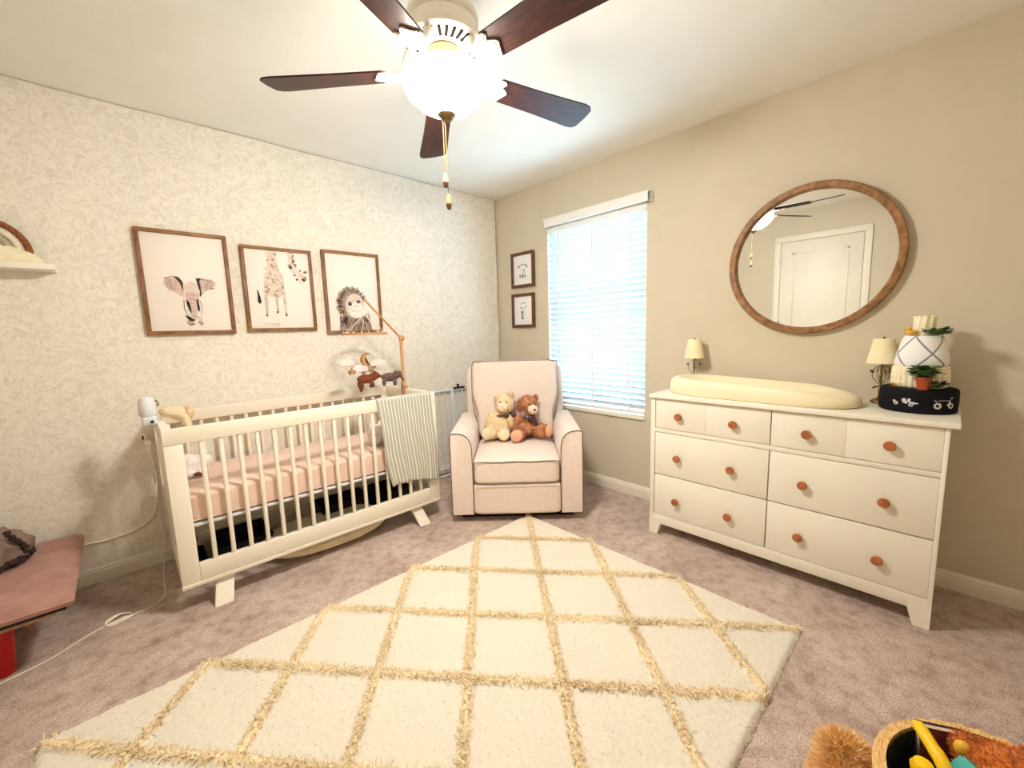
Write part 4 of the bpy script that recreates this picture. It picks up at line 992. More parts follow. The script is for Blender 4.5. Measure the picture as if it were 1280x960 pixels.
for ci, (ya, yb) in enumerate(cols):
    for ri, (z0, z1) in enumerate(rows):
        bm = S()
        if ri == 0:
            ym = -2.126 if ci == 0 else -2.716
            b2(bm, (FXF+0.002, yb, z0), (FXF+0.024, ym-0.0008, z1), 0.002); b2(bm, (FXF+0.002, ym+0.0008, z0), (FXF+0.024, ya, z1), 0.002); b2(bm, (FXF+0.004, yb+.002, z0+.002), (FXF+0.024, ya-.002, z1-.002))
        else:
            b2(bm, (FXF+0.002, yb, z0), (FXF+0.024, ya, z1), 0.002)
        b2(bm, (FXF+0.022, yb+0.012, z0+0.012), (-0.05, yb+0.022, z1-0.03)); b2(bm, (FXF+0.022, ya-0.022, z0+0.012), (-0.05, ya-0.012, z1-0.03)); b2(bm, (FXF+0.022, yb+0.012, z0+0.010), (-0.05, ya-0.012, z0+0.016))
        d = obj('drawer', bm, 'white', dr, True)
        for y, z in (kn if ci == 0 else kn2)[ri]:
            bm = S(); lathe(bm, [(0.009, 0), (0.009, 0.010), (0.013, 0.013), (0.019, 0.017), (0.0205, 0.022), (0.0205, 0.027), (0.018, 0.030), (0.0, 0.031)], (FXF+0.002, y, z), 24, 0, Matrix.Rotation(-PI/2, 4, 'Y'))
            obj('knob', bm, 'knob', d, True)

# changing pad: peanut outline, raised rim, hollow middle
cp = S(); NU, NR = 72, 12
cx, cy, hl = -0.243, -2.298, 0.440
rings = []
def padw(t):    # half width along the pad, t = -1..1 (left .. right)
    return 0.186-0.016*math.cos(t*2.6)+0.010*t
for k, (rr, hh) in enumerate([(0.97, 0.0), (1.0, 0.10), (1.0, 0.55), (0.985, 0.80), (0.95, 0.95), (0.90, 1.0), (0.85, 0.96), (0.78, 0.74), (0.68, 0.48), (0.5, 0.30), (0.3, 0.24), (0.1, 0.23)]):
    ring = []
    for j in range(NU):
        a = 2*PI*j/NU
        ca, sa = math.cos(a), math.sin(a)
        t = math.copysign(abs(ca)**0.75, ca)*rr
        w = padw(math.copysign(abs(ca)**0.75, ca))*math.copysign(abs(sa)**0.72, sa)*rr
        h = 0.098-0.018*(t+1)-0.022*max(0, t-0.55)/0.45+0.010*abs(sa)**2*0-0.0
        y = cy-t*hl; x = cx+w
        ring.append(cp.verts.new((x, y, 0.855+h*hh)))
    rings.append(ring)
for a, b in zip(rings, rings[1:]): ring_faces(cp, a, b)
cp.faces.new(rings[0][::-1]); cp.faces.new(rings[-1])
tag(obj('changing_pad', cp, 'plaster', angle=70), 'cream foam peanut-shaped changing pad on top of the white dresser', 'changing pad')

# two small lamps
def lamp(x, y, label, metal, hs=1.0):
    t = thing('table_lamp', label, 'lamp', (x, y, 0.854), 0, 'small lamps on the dresser')
    z = 0.8545
    bm = S(); lathe(bm, [(0.0, z), (0.032, z), (0.034, z+0.004), (0.032, z+0.012), (0.016, z+0.022), (0.007, z+0.030), (0.0, z+0.031)], (x, y, 0), 28); obj('base', bm, metal, t, True)
    bm = S(); lathe(bm, [(0.006, z+0.028), (0.005, z+0.05), (0.009, z+0.06), (0.005, z+0.07), (0.005, z+0.12), (0.008, z+0.128), (0.005, z+0.136), (0.005, z+0.20), (0.010, z+0.205), (0.010, z+0.24), (0.0, z+0.24)], (x, y, 0), 14); obj('stem', bm, metal, t, True)
    bm = S()
    for k in range(4):
        a = k*PI/2+0.5; c, s = math.cos(a), math.sin(a)
        pts = []
        for q in range(22):
            f = q/21; ang = f*2.2*PI; r = 0.008+0.026*math.sin(f*PI)**0.8
            pts.append((x+c*r, y+s*r, z+0.09+0.09*f+0.006*math.sin(ang*1.5)))
        tube(bm, pts, 0.0017, 6)
        ell(bm, (x+c*0.036, y+s*0.036, z+0.150), (0.010, 0.003, 0.006), (0, -0.5, a), 8); ell(bm, (x+c*0.022, y+s*0.022, z+0.075), (0.010, 0.003, 0.005), (0, 0.6, a), 8)
    obj('scroll', bm, metal, t, True)
    bm = S(); z0, z1 = 1.043, 1.158
    lathe(bm, [(0.058, z0), (0.0375, z1), (0.0360, z1), (0.0560, z0)], (x, y, 0), 40, closed=True); sh = obj('shade', bm, 'shade', t, True)
    bm = S(); lathe(bm, [(0.0, z1+0.010), (0.005, z1+0.006), (0.004, z1-0.002), (0.010, z1-0.004), (0.0, z1-0.005)], (x, y, 0), 12)
    for k in range(3): a = k*2*PI/3; cyl(bm, (x, y, z1-0.003), (x+0.0365*math.cos(a), y+0.0365*math.sin(a), z1-0.003), 0.0012, n=6)
    cyl(bm, (x, y, z+0.236), (x, y, z1), 0.002, n=6); obj('finial', bm, metal, t, True)
    return t
lamp(-0.082, -1.908, 'small lamp with dark scrolled metal stem behind the left end of changing pad', 'pewter')
lamp(-0.085, -2.783, 'small brass lamp with cream shade between changing pad and navy drum', 'brass')

# navy drum with white vehicles, cake of rolled cloths on it
DX, DYc, DR = -0.185, -2.915, 0.124
nd = thing('round_gift_box', 'navy round drum box printed with white vehicles on the dresser corner', 'box', (DX, DYc, 0.854))
bm = S(); lathe(bm, [(0.0, 0.8545), (DR-0.006, 0.8545), (DR, 0.860), (DR+0.001, 0.90), (DR, 0.945), (DR-0.005, 0.952), (0.0, 0.953)], (DX, DYc, 0), 64); obj('drum', bm, 'navy', nd, True)
def on_drum(bm, poly, a0, z0, sc):
    vs = [bm.verts.new((DX+(DR+0.0022)*math.cos(a0+u*sc/DR), DYc+(DR+0.0022)*math.sin(a0+u*sc/DR), z0+v*sc)) for u, v in poly]
    f = bm.faces.new(vs); bmesh.ops.triangulate(bm, faces=[f])
def ringp(cx_, cy_, r, r2, n=16):
    out = []
    for k in range(n):
        a, b = 2*PI*k/n, 2*PI*(k+1)/n
        out.append([(cx_+r*math.cos(a), cy_+r*math.sin(a)), (cx_+r*math.cos(b), cy_+r*math.sin(b)), (cx_+r2*math.cos(b), cy_+r2*math.sin(b)), (cx_+r2*math.cos(a), cy_+r2*math.sin(a))])
    return out
# angle pi is towards the room; smaller y (to the right in view) is a larger angle
af = PI+0.10
bm = S(); a1 = af-0.42
for p in [[(-.045, .012), (-.045, .002), (.02, -.004), (.02, .004)], [(.0, .0), (.05, -.004), (.05, .008), (.02, .01), (.0, .012)], [(-.005, .010), (-.003, .024), (.012, .026), (.016, .012)], [(.018, .010), (.022, .028), (.034, .024), (.03, .008)], [(.05, -.003), (.065, .0), (.065, .004), (.05, .006)]]+ringp(-.03, -.004, .010, .004)+ringp(.035, -.008, .010, .004):
    on_drum(bm, p, a1, 0.897, 0.75)
obj('vehicle_print', bm, 'inkw', nd, True)
bm = S(); a2 = af+0.62
for p in [[(-.03, .0), (.03, -.002), (.03, .010), (-.03, .012)], [(.018, .008), (.024, .03), (.032, .03), (.036, .006)], [(.03, .036), (.045, .040), (.045, .046), (.03, .044)], [(-.03, .026), (.02, .028), (.02, .030), (-.03, .029)], [(-.05, .026), (-.038, .022), (-.034, .025), (-.046, .030)]]+ringp(-.032, -.002, .018, .009)+ringp(.036, -.002, .016, .008):
    on_drum(bm, p, a2, 0.893, 0.72)
obj('vehicle_print', bm, 'inkw', nd, True)

DX += 0.020
ck = thing('cloth_cake', 'tiered cake of rolled white cloths and blue plaid towel on navy drum', 'gift', (DX, DYc, 0.953))
bm = S(); lathe(bm, [(0.0, 0.9535), (0.082, 0.9535), (0.088, 0.965), (0.089, 0.985), (0.086, 0.995), (0.089, 1.005), (0.088, 1.03), (0.086, 1.045), (0.0, 1.05)], (DX, DYc, 0), 56)
for k in range(26):
    a = 2*PI*k/26; tube(bm, [(DX+0.084*math.cos(a), DYc+0.084*math.sin(a), 0.960), (DX+0.086*math.cos(a), DYc+0.086*math.sin(a), 1.0), (DX+0.082*math.cos(a), DYc+0.082*math.sin(a), 1.042)], 0.008, 8)
obj('tier', bm, 'cakew', ck, True)
bm = S(); lathe(bm, [(0.0, 1.048), (0.083, 1.046), (0.088, 1.058), (0.084, 1.085), (0.076, 1.12), (0.068, 1.155), (0.060, 1.172), (0.0, 1.176)], (DX, DYc, 0), 56)
uvl = bm.loops.layers.uv.new('UVMap')
for f in bm.faces:
    for l in f.loops:
        c = l.vert.co; a = math.atan2(c.y-DYc, c.x-DX) % (2*PI); l[uvl].uv = (a/(2*PI)*4.0+0.28, (c.z-1.04)/0.17*1.15+0.1)
obj('tier', bm, 'plaid', ck, True, label='white towel tier with blue plaid lines')
bm = S()
lathe(bm, [(0.0, 1.174), (0.031, 1.174), (0.034, 1.18), (0.033, 1.245), (0.029, 1.255), (0.0, 1.256)], (DX, DYc, 0), 40)
for k in range(10): a = 2*PI*k/10; tube(bm, [(DX+0.030*math.cos(a), DYc+0.030*math.sin(a), 1.176), (DX+0.031*math.cos(a+0.2), DYc+0.031*math.sin(a+0.2), 1.256)], 0.006, 8)
obj('tier', bm, 'cakew', ck, True)
def leaves(bm, c, n, R, sz, seed, up=0.4):
    rnd = random.Random(seed)
    for k in range(n):
        a = rnd.uniform(0, 2*PI); r = R*rnd.random()**0.5
        p = Vector((c[0]+r*math.cos(a), c[1]+r*math.sin(a), c[2]+rnd.uniform(-0.3, 1)*R*up))
        d = Vector((math.cos(a), math.sin(a), rnd.uniform(-0.4, 0.7))).normalized(); x = d.cross(Vector((0, 0, 1))).normalized(); nn = x.cross(d)
        s = sz*rnd.uniform(0.7, 1.2)
        pts = [p, p+d*s*.35+x*s*.42+nn*s*.05, p+d*s*.7+x*s*.36+nn*s*.06, p+d*s, p+d*s*.7-x*s*.36+nn*s*.06, p+d*s*.35-x*s*.42+nn*s*.05]
        vs = [bm.verts.new(q) for q in pts]; m1, m2 = bm.verts.new(p+d*s*.35), bm.verts.new(p+d*s*.7)
        for q in ((vs[0], vs[1], m1), (vs[1], vs[2], m2, m1), (vs[2], vs[3], m2), (vs[3], vs[4], m2), (vs[4], vs[5], m1, m2), (vs[5], vs[0], m1)): bm.faces.new(q)
        tube(bm, [(c[0], c[1], c[2]-0.01), p], 0.0008, 4)
bm = S(); leaves(bm, (DX-0.035, DYc-0.040, 1.186), 70, 0.030, 0.026, 5, 0.5); obj('leaf_sprig', bm, 'leaf', ck, True)
bm = S(); leaves(bm, (DX-0.090, DYc-0.058, 0.972), 40, 0.022, 0.024, 6, 0.6); obj('leaf_sprig', bm, 'leaf', ck, True)
bm = S(); leaves(bm, (DX-0.080, DYc+0.075, 0.966), 12, 0.014, 0.016, 8, 0.5); obj('leaf_sprig', bm, 'mustard', ck, True, label='yellow leaf sprig')
dk = thing('rubber_duck', 'tiny mustard duck on top of the plaid towel tier', 'toy', (DX-0.040, DYc+0.040, 1.176))
t = blob([((DX-0.040, DYc+0.040, 1.186), (0.013, 0.018, 0.011), None), ((DX-0.040, DYc+0.046, 1.202), (0.010, 0.010, 0.010), None), ((DX-0.040, DYc+0.024, 1.191), (0.006, 0.010, 0.006), (0.4, 0, 0))], 0.0025, 2); obj('body', t, 'mustard', dk, True, 70)
bm = S(); ell(bm, (DX-0.043, DYc+0.056, 1.200), (0.005, 0.006, 0.002), n=10); obj('beak', bm, 'orange', dk, True)
pp = thing('potted_plant', 'tiny terracotta pot with leafy green plant in front of the cloth cake', 'plant', (DX-0.108, DYc-0.012, 0.953))
px_, py_ = DX-0.118, DYc-0.016
bm = S(); lathe(bm, [(0.0, 0.9545), (0.018, 0.9545), (0.023, 0.99), (0.0245, 0.992), (0.0255, 1.006), (0.023, 1.007), (0.021, 0.996), (0.0, 0.995)], (px_, py_, 0), 28); obj('pot', bm, 'terra', pp, True)
bm = S(); leaves(bm, (px_, py_, 1.018), 130, 0.036, 0.028, 7, 0.75); obj('foliage', bm, 'leaf', pp, True)

# round mirror
mr = thing('wall_mirror', 'round wall mirror in a brown wooden rim above the dresser', 'mirror', (0, -2.457, 1.563))
T = Matrix.Rotation(-PI/2, 4, 'Y')
bm = S(); lathe(bm, [(0.345, 0.004), (0.345, 0.030), (0.350, 0.036), (0.374, 0.036), (0.379, 0.031), (0.379, 0.0), (0.345, 0.0)], (0, 0, 0), 96, 0, T, True); f1 = obj('rim', bm, 'mirrorwood', mr)
bm = S(); lathe(bm, [(0.0, 0.002), (0.346, 0.002), (0.346, 0.010), (0.0, 0.010)], (0, 0, 0), 96, 0, T); g1 = obj('mirror_glass', bm, 'mirror', mr, angle=20)
mr.rotation_euler = (0, math.radians(-1.0), 0); mr.location = (-0.008, -2.457, 1.563)
# ------------------------------------------------------------------ rug
rx0, rx1, ry0, ry1, RT = -2.990, -0.795, -2.667, -1.122, 0.020
rug = thing('area_rug', 'cream shaggy rug with raised tan diamond lines on the carpet', 'rug', ((rx0+rx1)/2, (ry0+ry1)/2, 0))
DXs, DYs = 0.4375, 0.5125; OX, OY = -0.803, -1.130
def linedist(x, y):
    a = (x-OX)/DXs; b = (y-OY)/DYs
    k = 1/math.hypot(1/DXs, 1/DYs)
    w = 0.010*noise.noise((x*4, y*4, 0))
    d1 = abs((a+b)-round(a+b))*k; d2 = abs((a-b)-round(a-b))*k
    return min(d1, d2)+w
bm = S(); NX, NY = 275, 194; g = []
rnd = random.Random(2)
for i in range(NX+1):
    col = []
    for j in range(NY+1):
        x = rx0+(rx1-rx0)*i/NX; y = ry0+(ry1-ry0)*j/NY
        e = min(i, NX-i, j, NY-j)
        d = linedist(x, y)
        z = RT+0.003*noise.noise((x*7, y*7, 1))+rnd.uniform(-0.0022, 0.0022)+0.010*math.exp(-(d/0.012)**2)-0.003*math.exp(-((d-0.026)/0.008)**2)
        if e == 0: z = 0.002
        elif e == 1: z *= 0.75
        jx = rnd.uniform(-.002, .002) if e else rnd.uniform(-.004, .004)
        col.append(bm.verts.new((x+jx, y+rnd.uniform(-.002, .002) if e else y+rnd.uniform(-.004, .004), z)))
    g.append(col)
for i in range(NX):
    for j in range(NY):
        f = bm.faces.new((g[i][j], g[i+1][j], g[i+1][j+1], g[i][j+1])); c = f.calc_center_median()
        f.material_index = 1 if linedist(c.x, c.y) < 0.013+rnd.uniform(-.005, .005) else 0
fur(bm, 26000, 0.009, 0.0016, 0.7, 0, 12, where=lambda f: f.material_index == 0)
obj('pile', bm, ['rugc', 'rugt'], rug, True, 180)
bm = S()
for k in range(40000):
    x, y = rnd.uniform(rx0, rx1), rnd.uniform(ry0, ry1)
    a = (x-OX)/DXs; b = (y-OY)/DYs; kk = 1/math.hypot(1/DXs, 1/DYs)
    s = rnd.random() < .5
    # snap the tuft root on the nearest line of one family
    t = (a+b) if s else (a-b); dd = (t-round(t))
    a2 = a-dd/2; b2_ = b-dd/2 if s else b+dd/2
    x, y = OX+a2*DXs+rnd.gauss(0, .008), OY+b2_*DYs+rnd.gauss(0, .008)
    if not (rx0+.004 < x < rx1-.004 and ry0+.004 < y < ry1-.004): continue
    an = rnd.uniform(0, 2*PI); l = rnd.uniform(.010, .024)
    p = Vector((x, y, RT+0.004)); d = Vector((math.cos(an)*.75, math.sin(an)*.75, rnd.uniform(.3, 1.0))).normalized()
    w = d.cross(Vector((rnd.uniform(-1, 1), rnd.uniform(-1, 1), 1))).normalized()*0.0017
    tip = p+d*l+Vector((0, 0, -0.010*rnd.random())); mid = p+d*l*.55
    va = [bm.verts.new(q) for q in (p-w, p+w, mid+w, mid-w, tip)]
    f = bm.faces.new(va[:4]); f2 = bm.faces.new((va[3], va[2], va[4]))
o = obj('shag_line', bm, 'rugt', rug, True, 180, label='raised tan diamond lines'); o['kind'] = 'stuff'

# ------------------------------------------------------------------ low bench with quilted pink seat, cloth on it
bn = thing('low_bench', 'low bench with quilted mauve seat and red legs, left of the crib', 'bench', (-3.15, -0.40, 0))
bx0, bx1, by0, by1 = -3.40, -2.905, -0.745, -0.045
bm = S(); NX, NY = 30, 48; g = []
tops = []
for i in range(NX+1):
    col = []
    for j in range(NY+1):
        u, v_ = i/NX, j/NY; x = bx0+(bx1-bx0)*u; y = by0+(by1-by0)*v_
        e = min(u, 1-u)*0.495; f = min(v_, 1-v_)*0.7; ed = min(e, f)
        z = 0.300-0.028*math.exp(-ed/0.014)
        for s_ in (-0.215, -0.545): z -= 0.020*math.exp(-((y-s_-0.008*math.sin(x*9))/0.013)**2)
        z += 0.006*noise.noise((x*7, y*9, 2))+0.004*noise.noise((x*22, y*26, 5))+0.012*(y-by0)/0.7
        col.append(bm.verts.new((x, y, z)))
    g.append(col)
for i in range(NX):
    for j in range(NY): bm.faces.new((g[i][j], g[i+1][j], g[i+1][j+1], g[i][j+1]))
edge = [g[i][0] for i in range(NX+1)]+[g[NX][j] for j in range(1, NY+1)]+[g[i][NY] for i in range(NX-1, -1, -1)]+[g[0][j] for j in range(NY-1, 0, -1)]
m1 = [bm.verts.new((v.co.x+(0.006 if v.co.x > -3.0 else 0), v.co.y-(0.006 if v.co.y < -0.7 else 0), 0.268)) for v in edge]; m2 = [bm.verts.new((v.co.x, v.co.y, 0.252)) for v in edge]
ring_faces(bm, edge, m1); ring_faces(bm, m1, m2); bm.faces.new(m2)
obj('seat_cushion', bm, 'benchpink', bn, True, 60)
bm = S(); b2(bm, (bx0, by0+0.01, 0.236), (bx1-0.02, by1-0.01, 0.252), 0.003); obj('seat_board', bm, 'black', bn, True, label='black seat board')
bm = S(); b2(bm, (bx0, by0+0.015, 0.222), (bx1-0.05, by1-0.015, 0.2355), 0.003); obj('seat_frame', bm, 'tanwood', bn, True)
for x, y in ((-3.125, -0.600), (-3.36, -0.600), (-3.125, -0.12), (-3.36, -0.12)):
    bm = S(); lathe(bm, [(0.0, 0.001), (0.030, 0.001), (0.035, 0.010), (0.045, 0.16), (0.046, 0.215), (0.040, 0.2225), (0.0, 0.2225)], (x, y, 0), 24); obj('leg', bm, 'red', bn, True, label='red painted leg')
bm = S(); box(bm, (-3.075, -0.47, 0.145), (0.016, 0.022, 0.19), 0.003, rot=(0.0, -0.28, 0)); obj('strut', bm, 'tanwood', bn, True)
gc = thing('folded_garment', 'crumpled grey garment with dark lace edge lying on the mauve bench seat', 'clothing', (-3.2, -0.22, 0.31))
t = bmesh.new(); bmesh.ops.create_icosphere(t, subdivisions=5, radius=1)
for v in t.verts:
    q = v.co.normalized(); n_ = noise.noise(q*2.3)+0.5*noise.noise(q*5)
    r = 1+0.22*n_
    v.co = Vector((-3.215+q.x*0.160*r, -0.235+q.y*0.155*r, max(0.316, 0.352+q.z*0.115*r)))
bm = S(); merge(bm, t); obj('cloth', bm, 'greycloth', gc, True, 60)
bm = S(); rnd = random.Random(3)
for k in range(40):
    f = k/39; a = -1.9+f*2.7; x, y = -3.215+0.160*math.cos(a), -0.235+0.155*math.sin(a)
    z = 0.330+0.010*rnd.random()
    ell(bm, (x, y, z), (0.018*rnd.uniform(.7, 1.3), 0.016, 0.009*rnd.uniform(.7, 1.6)), (rnd.random(), rnd.random(), rnd.random()*3), 8)
for k in range(16):
    f = k/15; ell(bm, (-3.105+0.055*f+0.01*rnd.random(), -0.30+0.02*rnd.random(), 0.455-0.11*f), (0.010*rnd.uniform(.7, 1.5), 0.010, 0.008), (rnd.random(), rnd.random(), 0), 8)
obj('lace_trim', bm, 'darktrim', gc, True)

# ------------------------------------------------------------------ plug and cords
pg = thing('plug_adapter', 'small white plug with a paper tag on the wallpaper left of the crib', 'plug', (-2.623, -0.01, 0.723))
bm = S(); b2(bm, (-2.640, -0.034, 0.712), (-2.612, -0.0075, 0.748), 0.004); obj('plug_body', bm, 'cord', pg, True)
bm = S(); b2(bm, (-2.632, -0.041, 0.720), (-2.624, -0.034, 0.742), 0.002); obj('contact', bm, 'feltbrown', pg, True)
bm = S(); box(bm, (-2.612, -0.030, 0.700), (0.030, 0.0012, 0.026), 0, rot=(0.2, 0.5, 0.2)); obj('paper_tag', bm, 'paper', pg, True)
def smooth(pts, n=8):
    P = [Vector(p) for p in pts]; out = []
    for i in range(len(P)-1):
        p0, p1, p2, p3 = P[max(0, i-1)], P[i], P[i+1], P[min(len(P)-1, i+2)]
        for k in range(n):
            t = k/n; out.append(0.5*((2*p1)+(-p0+p2)*t+(2*p0-5*p1+4*p2-p3)*t*t+(-p0+3*p1-3*p2+p3)*t**3))
    out.append(P[-1]); return out
bm = S(); z = 0.0035
tube(bm, smooth([(-2.614, -0.022, 0.712), (-2.604, -0.020, 0.62), (-2.598, -0.017, 0.48), (-2.606, -0.017, 0.30), (-2.598, -0.02, 0.15), (-2.612, -0.03, 0.06), (-2.618, -0.06, 0.008), (-2.631, -0.25, z), (-2.640, -0.42, z), (-2.69, -0.492, z), (-2.765, -0.500, z), (-2.813, -0.502, z), (-2.86, -0.52, z), (-2.923, -0.559, z), (-3.009, -0.622, z), (-3.126, -0.662, z), (-3.30, -0.75, z)]), 0.0026, 6)
for k in range(5):
    tube(bm, smooth([(-2.76-0.006*k, -0.480+0.004*k, z), (-2.80, -0.462-0.006*k, 0.010+0.002*k), (-2.845, -0.49-0.006*k, 0.010), (-2.835, -0.53+0.004*k, z), (-2.785, -0.535+0.008*k, 0.008), (-2.755, -0.51, z)]), 0.0020, 5)
tag(obj('power_cord', bm, 'cord'), 'thin ivory power cord running from the plug down and along the carpet', 'cord')
bm = S(); tube(bm, smooth([(-3.20, -0.012, 0.205), (-2.927, -0.012, 0.219), (-2.83, -0.012, 0.213), (-2.743, -0.012, 0.222), (-2.68, -0.012, 0.245), (-2.635, -0.012, 0.285), (-2.615, -0.012, 0.34), (-2.605, -0.012, 0.46)]), 0.005, 8)
tag(obj('cable_cover', bm, 'cord'), 'thicker ivory cable running across the wallpaper above the baseboard', 'cable')

# ------------------------------------------------------------------ basket of toys by the rug, bottom right
BX, BY, BR, BH = -1.50, -3.17, 0.215, 0.27
bk = thing('toy_basket', 'round straw basket with black lining holding bright toys beside the rug', 'basket', (BX, BY, 0))
bm = S(); lathe(bm, [(0.0, 0.002), (BR*0.84, 0.002), (BR*0.9, 0.02), (BR, BH*0.6), (BR*1.01, BH), (BR*0.965, BH), (BR*0.955, BH*0.6), (BR*0.85, 0.03), (0.0, 0.03)], (BX, BY, 0), 64)
for k in range(11): tube(bm, [(BX+(BR*(0.90+0.11*k/10)+0.004)*math.cos(a), BY+(BR*(0.90+0.11*k/10)+0.004)*math.sin(a), 0.02+k*0.024+0.003*(1 if i % 2 else -1)) for i, a in enumerate([2*PI*q/72 for q in range(72)])], 0.010, 6, closed=True)
obj('basket_body', bm, 'straw', bk, True)
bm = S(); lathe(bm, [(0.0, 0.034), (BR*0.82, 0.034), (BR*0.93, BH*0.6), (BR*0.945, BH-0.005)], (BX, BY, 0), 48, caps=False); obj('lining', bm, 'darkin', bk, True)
# ------------------------------------------------------------------ toys of the basket
ps = thing('plush_toy', 'shaggy tan plush leaning on the left side of the straw toy basket', 'plush toy', (-1.51, -2.895, 0))
t = blob([((-1.505, -2.895, 0.195), (0.042, 0.048, 0.050), None), ((-1.520, -2.890, 0.120), (0.055, 0.050, 0.085), None), ((-1.560, -2.900, 0.160), (0.045, 0.045, 0.060), None), ((-1.53, -2.880, 0.05), (0.060, 0.055, 0.050), None)], 0.008, 2)
fur(t, 16000, 0.026, 0.0015, 0.5, seed=21); obj('body', t, 'tanplush', ps, True, 85)
# filling cloth so that the toys rest on something dark
yt = thing('toy_strap', 'bright yellow plastic toy rod with a knob sticking up in the straw basket', 'toy', (-1.46, -3.03, 0.06))
bm = S()
tube(bm, smooth([(-1.402, -3.003, 0.300), (-1.418, -3.014, 0.302), (-1.446, -3.032, 0.296), (-1.476, -3.053, 0.284), (-1.515, -3.082, 0.23), (-1.545, -3.105, 0.05)], 6), [0.006]*4+[0.013]*10+[0.014]*17, 12)
obj('rod', bm, 'yellow', yt, True)
bm = S(); lathe(bm, [(0.0, 0), (0.010, 0.0), (0.012, 0.10), (0.012, 0.20), (0.020, 0.214), (0.022, 0.228), (0.016, 0.240), (0.0, 0.244)], (-1.490, -3.022, 0.04), 20)
obj('knob', bm, 'yellow', yt, True)
bk2 = thing('board_book', 'maroon board book with pale striped page edges standing in the straw basket', 'book', (-1.41, -3.05, 0.06))
Tb = Matrix.Translation((-1.382, -3.055, 0.185)) @ Matrix.Rotation(math.radians(-62), 4, 'Z') @ Matrix.Rotation(math.radians(-12), 4, 'X')
def tb(bm):
    for v in bm.verts: v.co = Tb @ v.co
    return bm
bm = S(); b2(bm, (-0.045, 0.010, -0.09), (0.050, 0.013, 0.105), 0.002); b2(bm, (-0.045, -0.013, -0.09), (0.050, -0.010, 0.105), 0.002); b2(bm, (0.047, -0.013, -0.09), (0.050, 0.013, 0.105), 0.001)
obj('cover', tb(bm), 'maroon', bk2, True)
bm = S()
for k, mi in enumerate((0, 1, 0, 2, 0, 1)): b2(bm, (-0.042, -0.0098+k*0.0033, -0.086), (0.046, -0.0098+k*0.0033+0.0030, 0.101), 0, 1, mi)
obj('pages', tb(bm), ['muzzle', 'teal', 'orange'], bk2, True, label='striped page edges')
tt = thing('toy_block', 'teal plastic toy wedge with a grey inner face in the straw basket', 'toy', (-1.46, -3.08, 0.06))
Tw = Matrix.Translation((-1.462, -3.092, 0.215)) @ Matrix.Rotation(math.radians(-46), 4, 'Z')
bm = S(); prism(bm, [(-0.030, -0.13), (0.034, -0.13), (0.036, 0.045), (0.020, 0.085), (-0.006, 0.100), (-0.026, 0.080), (-0.034, 0.03)], ((0, 0, 0), (1, 0, 0), (0, 0, 1), (0, 1, 0)), -0.02, 0.02)
bmesh.ops.bevel(bm, geom=bm.edges[:], offset=0.004, segments=2, affect='EDGES')
for v in bm.verts: v.co = Tw @ v.co
obj('shell', bm, 'teal', tt, True)
bm = S(); prism(bm, [(-0.004, -0.06), (0.026, -0.06), (0.027, 0.035), (0.016, 0.065), (-0.001, 0.074)], ((0, 0, 0), (1, 0, 0), (0, 0, 1), (0, 1, 0)), -0.0235, -0.0195)
for v in bm.verts: v.co = Tw @ v.co
obj('inner_face', bm, 'feltgrey', tt, True)
tr = thing('plush_toy', 'rust brown teddy head with golden ear at the right of the straw basket', 'plush toy', (-1.40, -3.155, 0.06))
t = blob([((-1.412, -3.150, 0.265), (0.078, 0.078, 0.066), None), ((-1.44, -3.20, 0.16), (0.10, 0.10, 0.10), None), ((-1.40, -3.083, 0.300), (0.026, 0.022, 0.028), None), ((-1.352, -3.185, 0.300), (0.022, 0.026, 0.028), None), ((-1.48, -3.16, 0.25), (0.04, 0.04, 0.035), None)], 0.009, 2)
fur(t, 9000, 0.012, 0.0013, 0.7, seed=31); obj('body', t, 'orange', tr, True, 85)
bm = S(); ell(bm, (-1.418, -3.080, 0.303), (0.013, 0.016, 0.019), (0, 0, 0.3), 14); obj('ear_lining', bm, 'mustard', tr, True, label='golden ear lining')
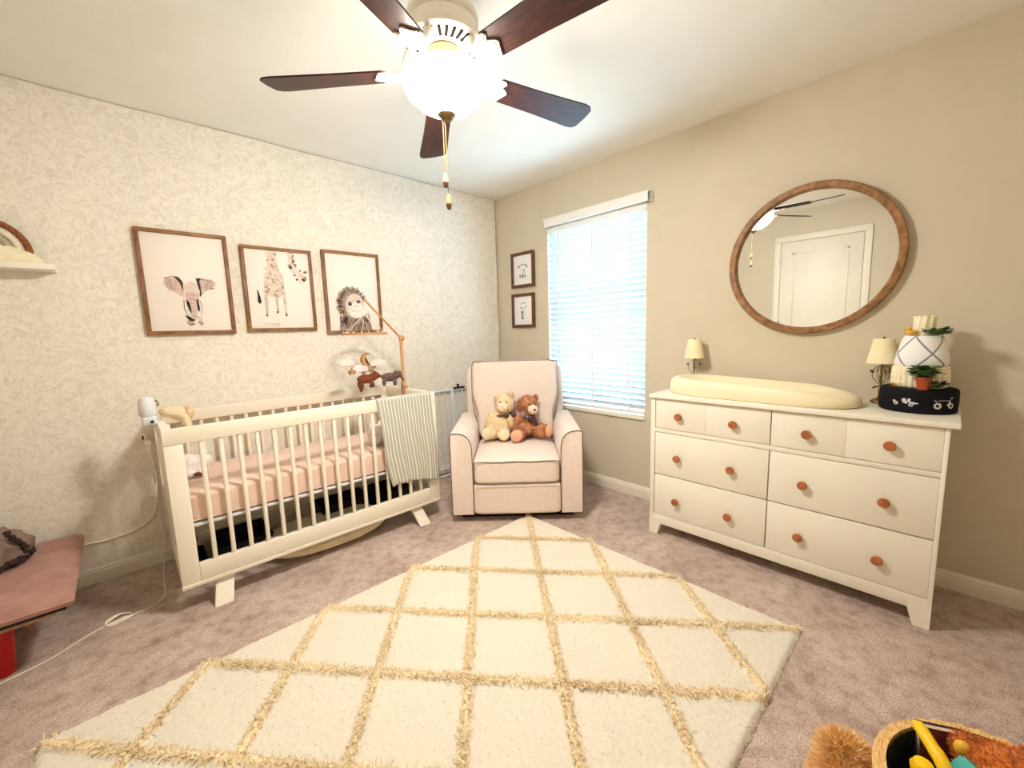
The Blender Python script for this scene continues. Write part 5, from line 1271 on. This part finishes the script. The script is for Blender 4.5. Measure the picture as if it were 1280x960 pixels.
for c in ((-1.488, -3.118, 0.288), (-1.462, -3.205, 0.295)):
    bm = S(); ell(bm, c, (0.008,)*3, n=12); obj('eye', bm, 'nose', tr, True)
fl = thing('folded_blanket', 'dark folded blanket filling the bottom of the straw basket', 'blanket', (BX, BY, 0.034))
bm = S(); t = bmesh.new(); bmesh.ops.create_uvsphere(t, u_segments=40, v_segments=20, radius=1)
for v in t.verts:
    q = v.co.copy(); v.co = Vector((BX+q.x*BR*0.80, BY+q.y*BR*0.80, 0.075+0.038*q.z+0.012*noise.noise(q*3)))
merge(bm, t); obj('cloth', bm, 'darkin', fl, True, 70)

# ------------------------------------------------------------------ daylight, camera, colour
w = bpy.data.worlds.new('sky'); bpy.context.scene.world = w; w.use_nodes = True
bg = w.node_tree.nodes['Background']; bg.inputs['Color'].default_value = (0.50, 0.79, 1.0, 1); bg.inputs['Strength'].default_value = SKY
pl_ = bpy.data.lights.new('window_daylight', 'AREA'); pl_.shape = 'RECTANGLE'; pl_.size = WZ1-WZ0; pl_.size_y = WY1-WY0
pl_.cycles.is_portal = True
lo = bpy.data.objects.new('window_daylight', pl_); C.objects.link(lo); lo.location = (TH+0.02, (WY0+WY1)/2, (WZ0+WZ1)/2); lo.rotation_euler = (0, PI/2, 0)

cam = bpy.data.cameras.new('camera'); co = bpy.data.objects.new('camera', cam); C.objects.link(co)
cam.sensor_fit = 'HORIZONTAL'; cam.sensor_width = 36; cam.lens = 516.6977/1280*36; cam.clip_start = 0.02
co.location = (-2.6703, -2.9927, 1.2485); co.rotation_euler = (1.4406, 0.0294, -0.7602)
sc = bpy.context.scene; sc.camera = co
sc.view_settings.view_transform = 'Standard'; sc.view_settings.look = 'None'; sc.view_settings.exposure = EXPO; sc.view_settings.gamma = 1
sc.view_settings.use_curve_mapping = False
sc.cycles.max_bounces = 10; sc.cycles.diffuse_bounces = 6; sc.cycles.glossy_bounces = 4; sc.cycles.transparent_max_bounces = 8
sc.cycles.use_denoising = True; sc.cycles.sample_clamp_indirect = 8
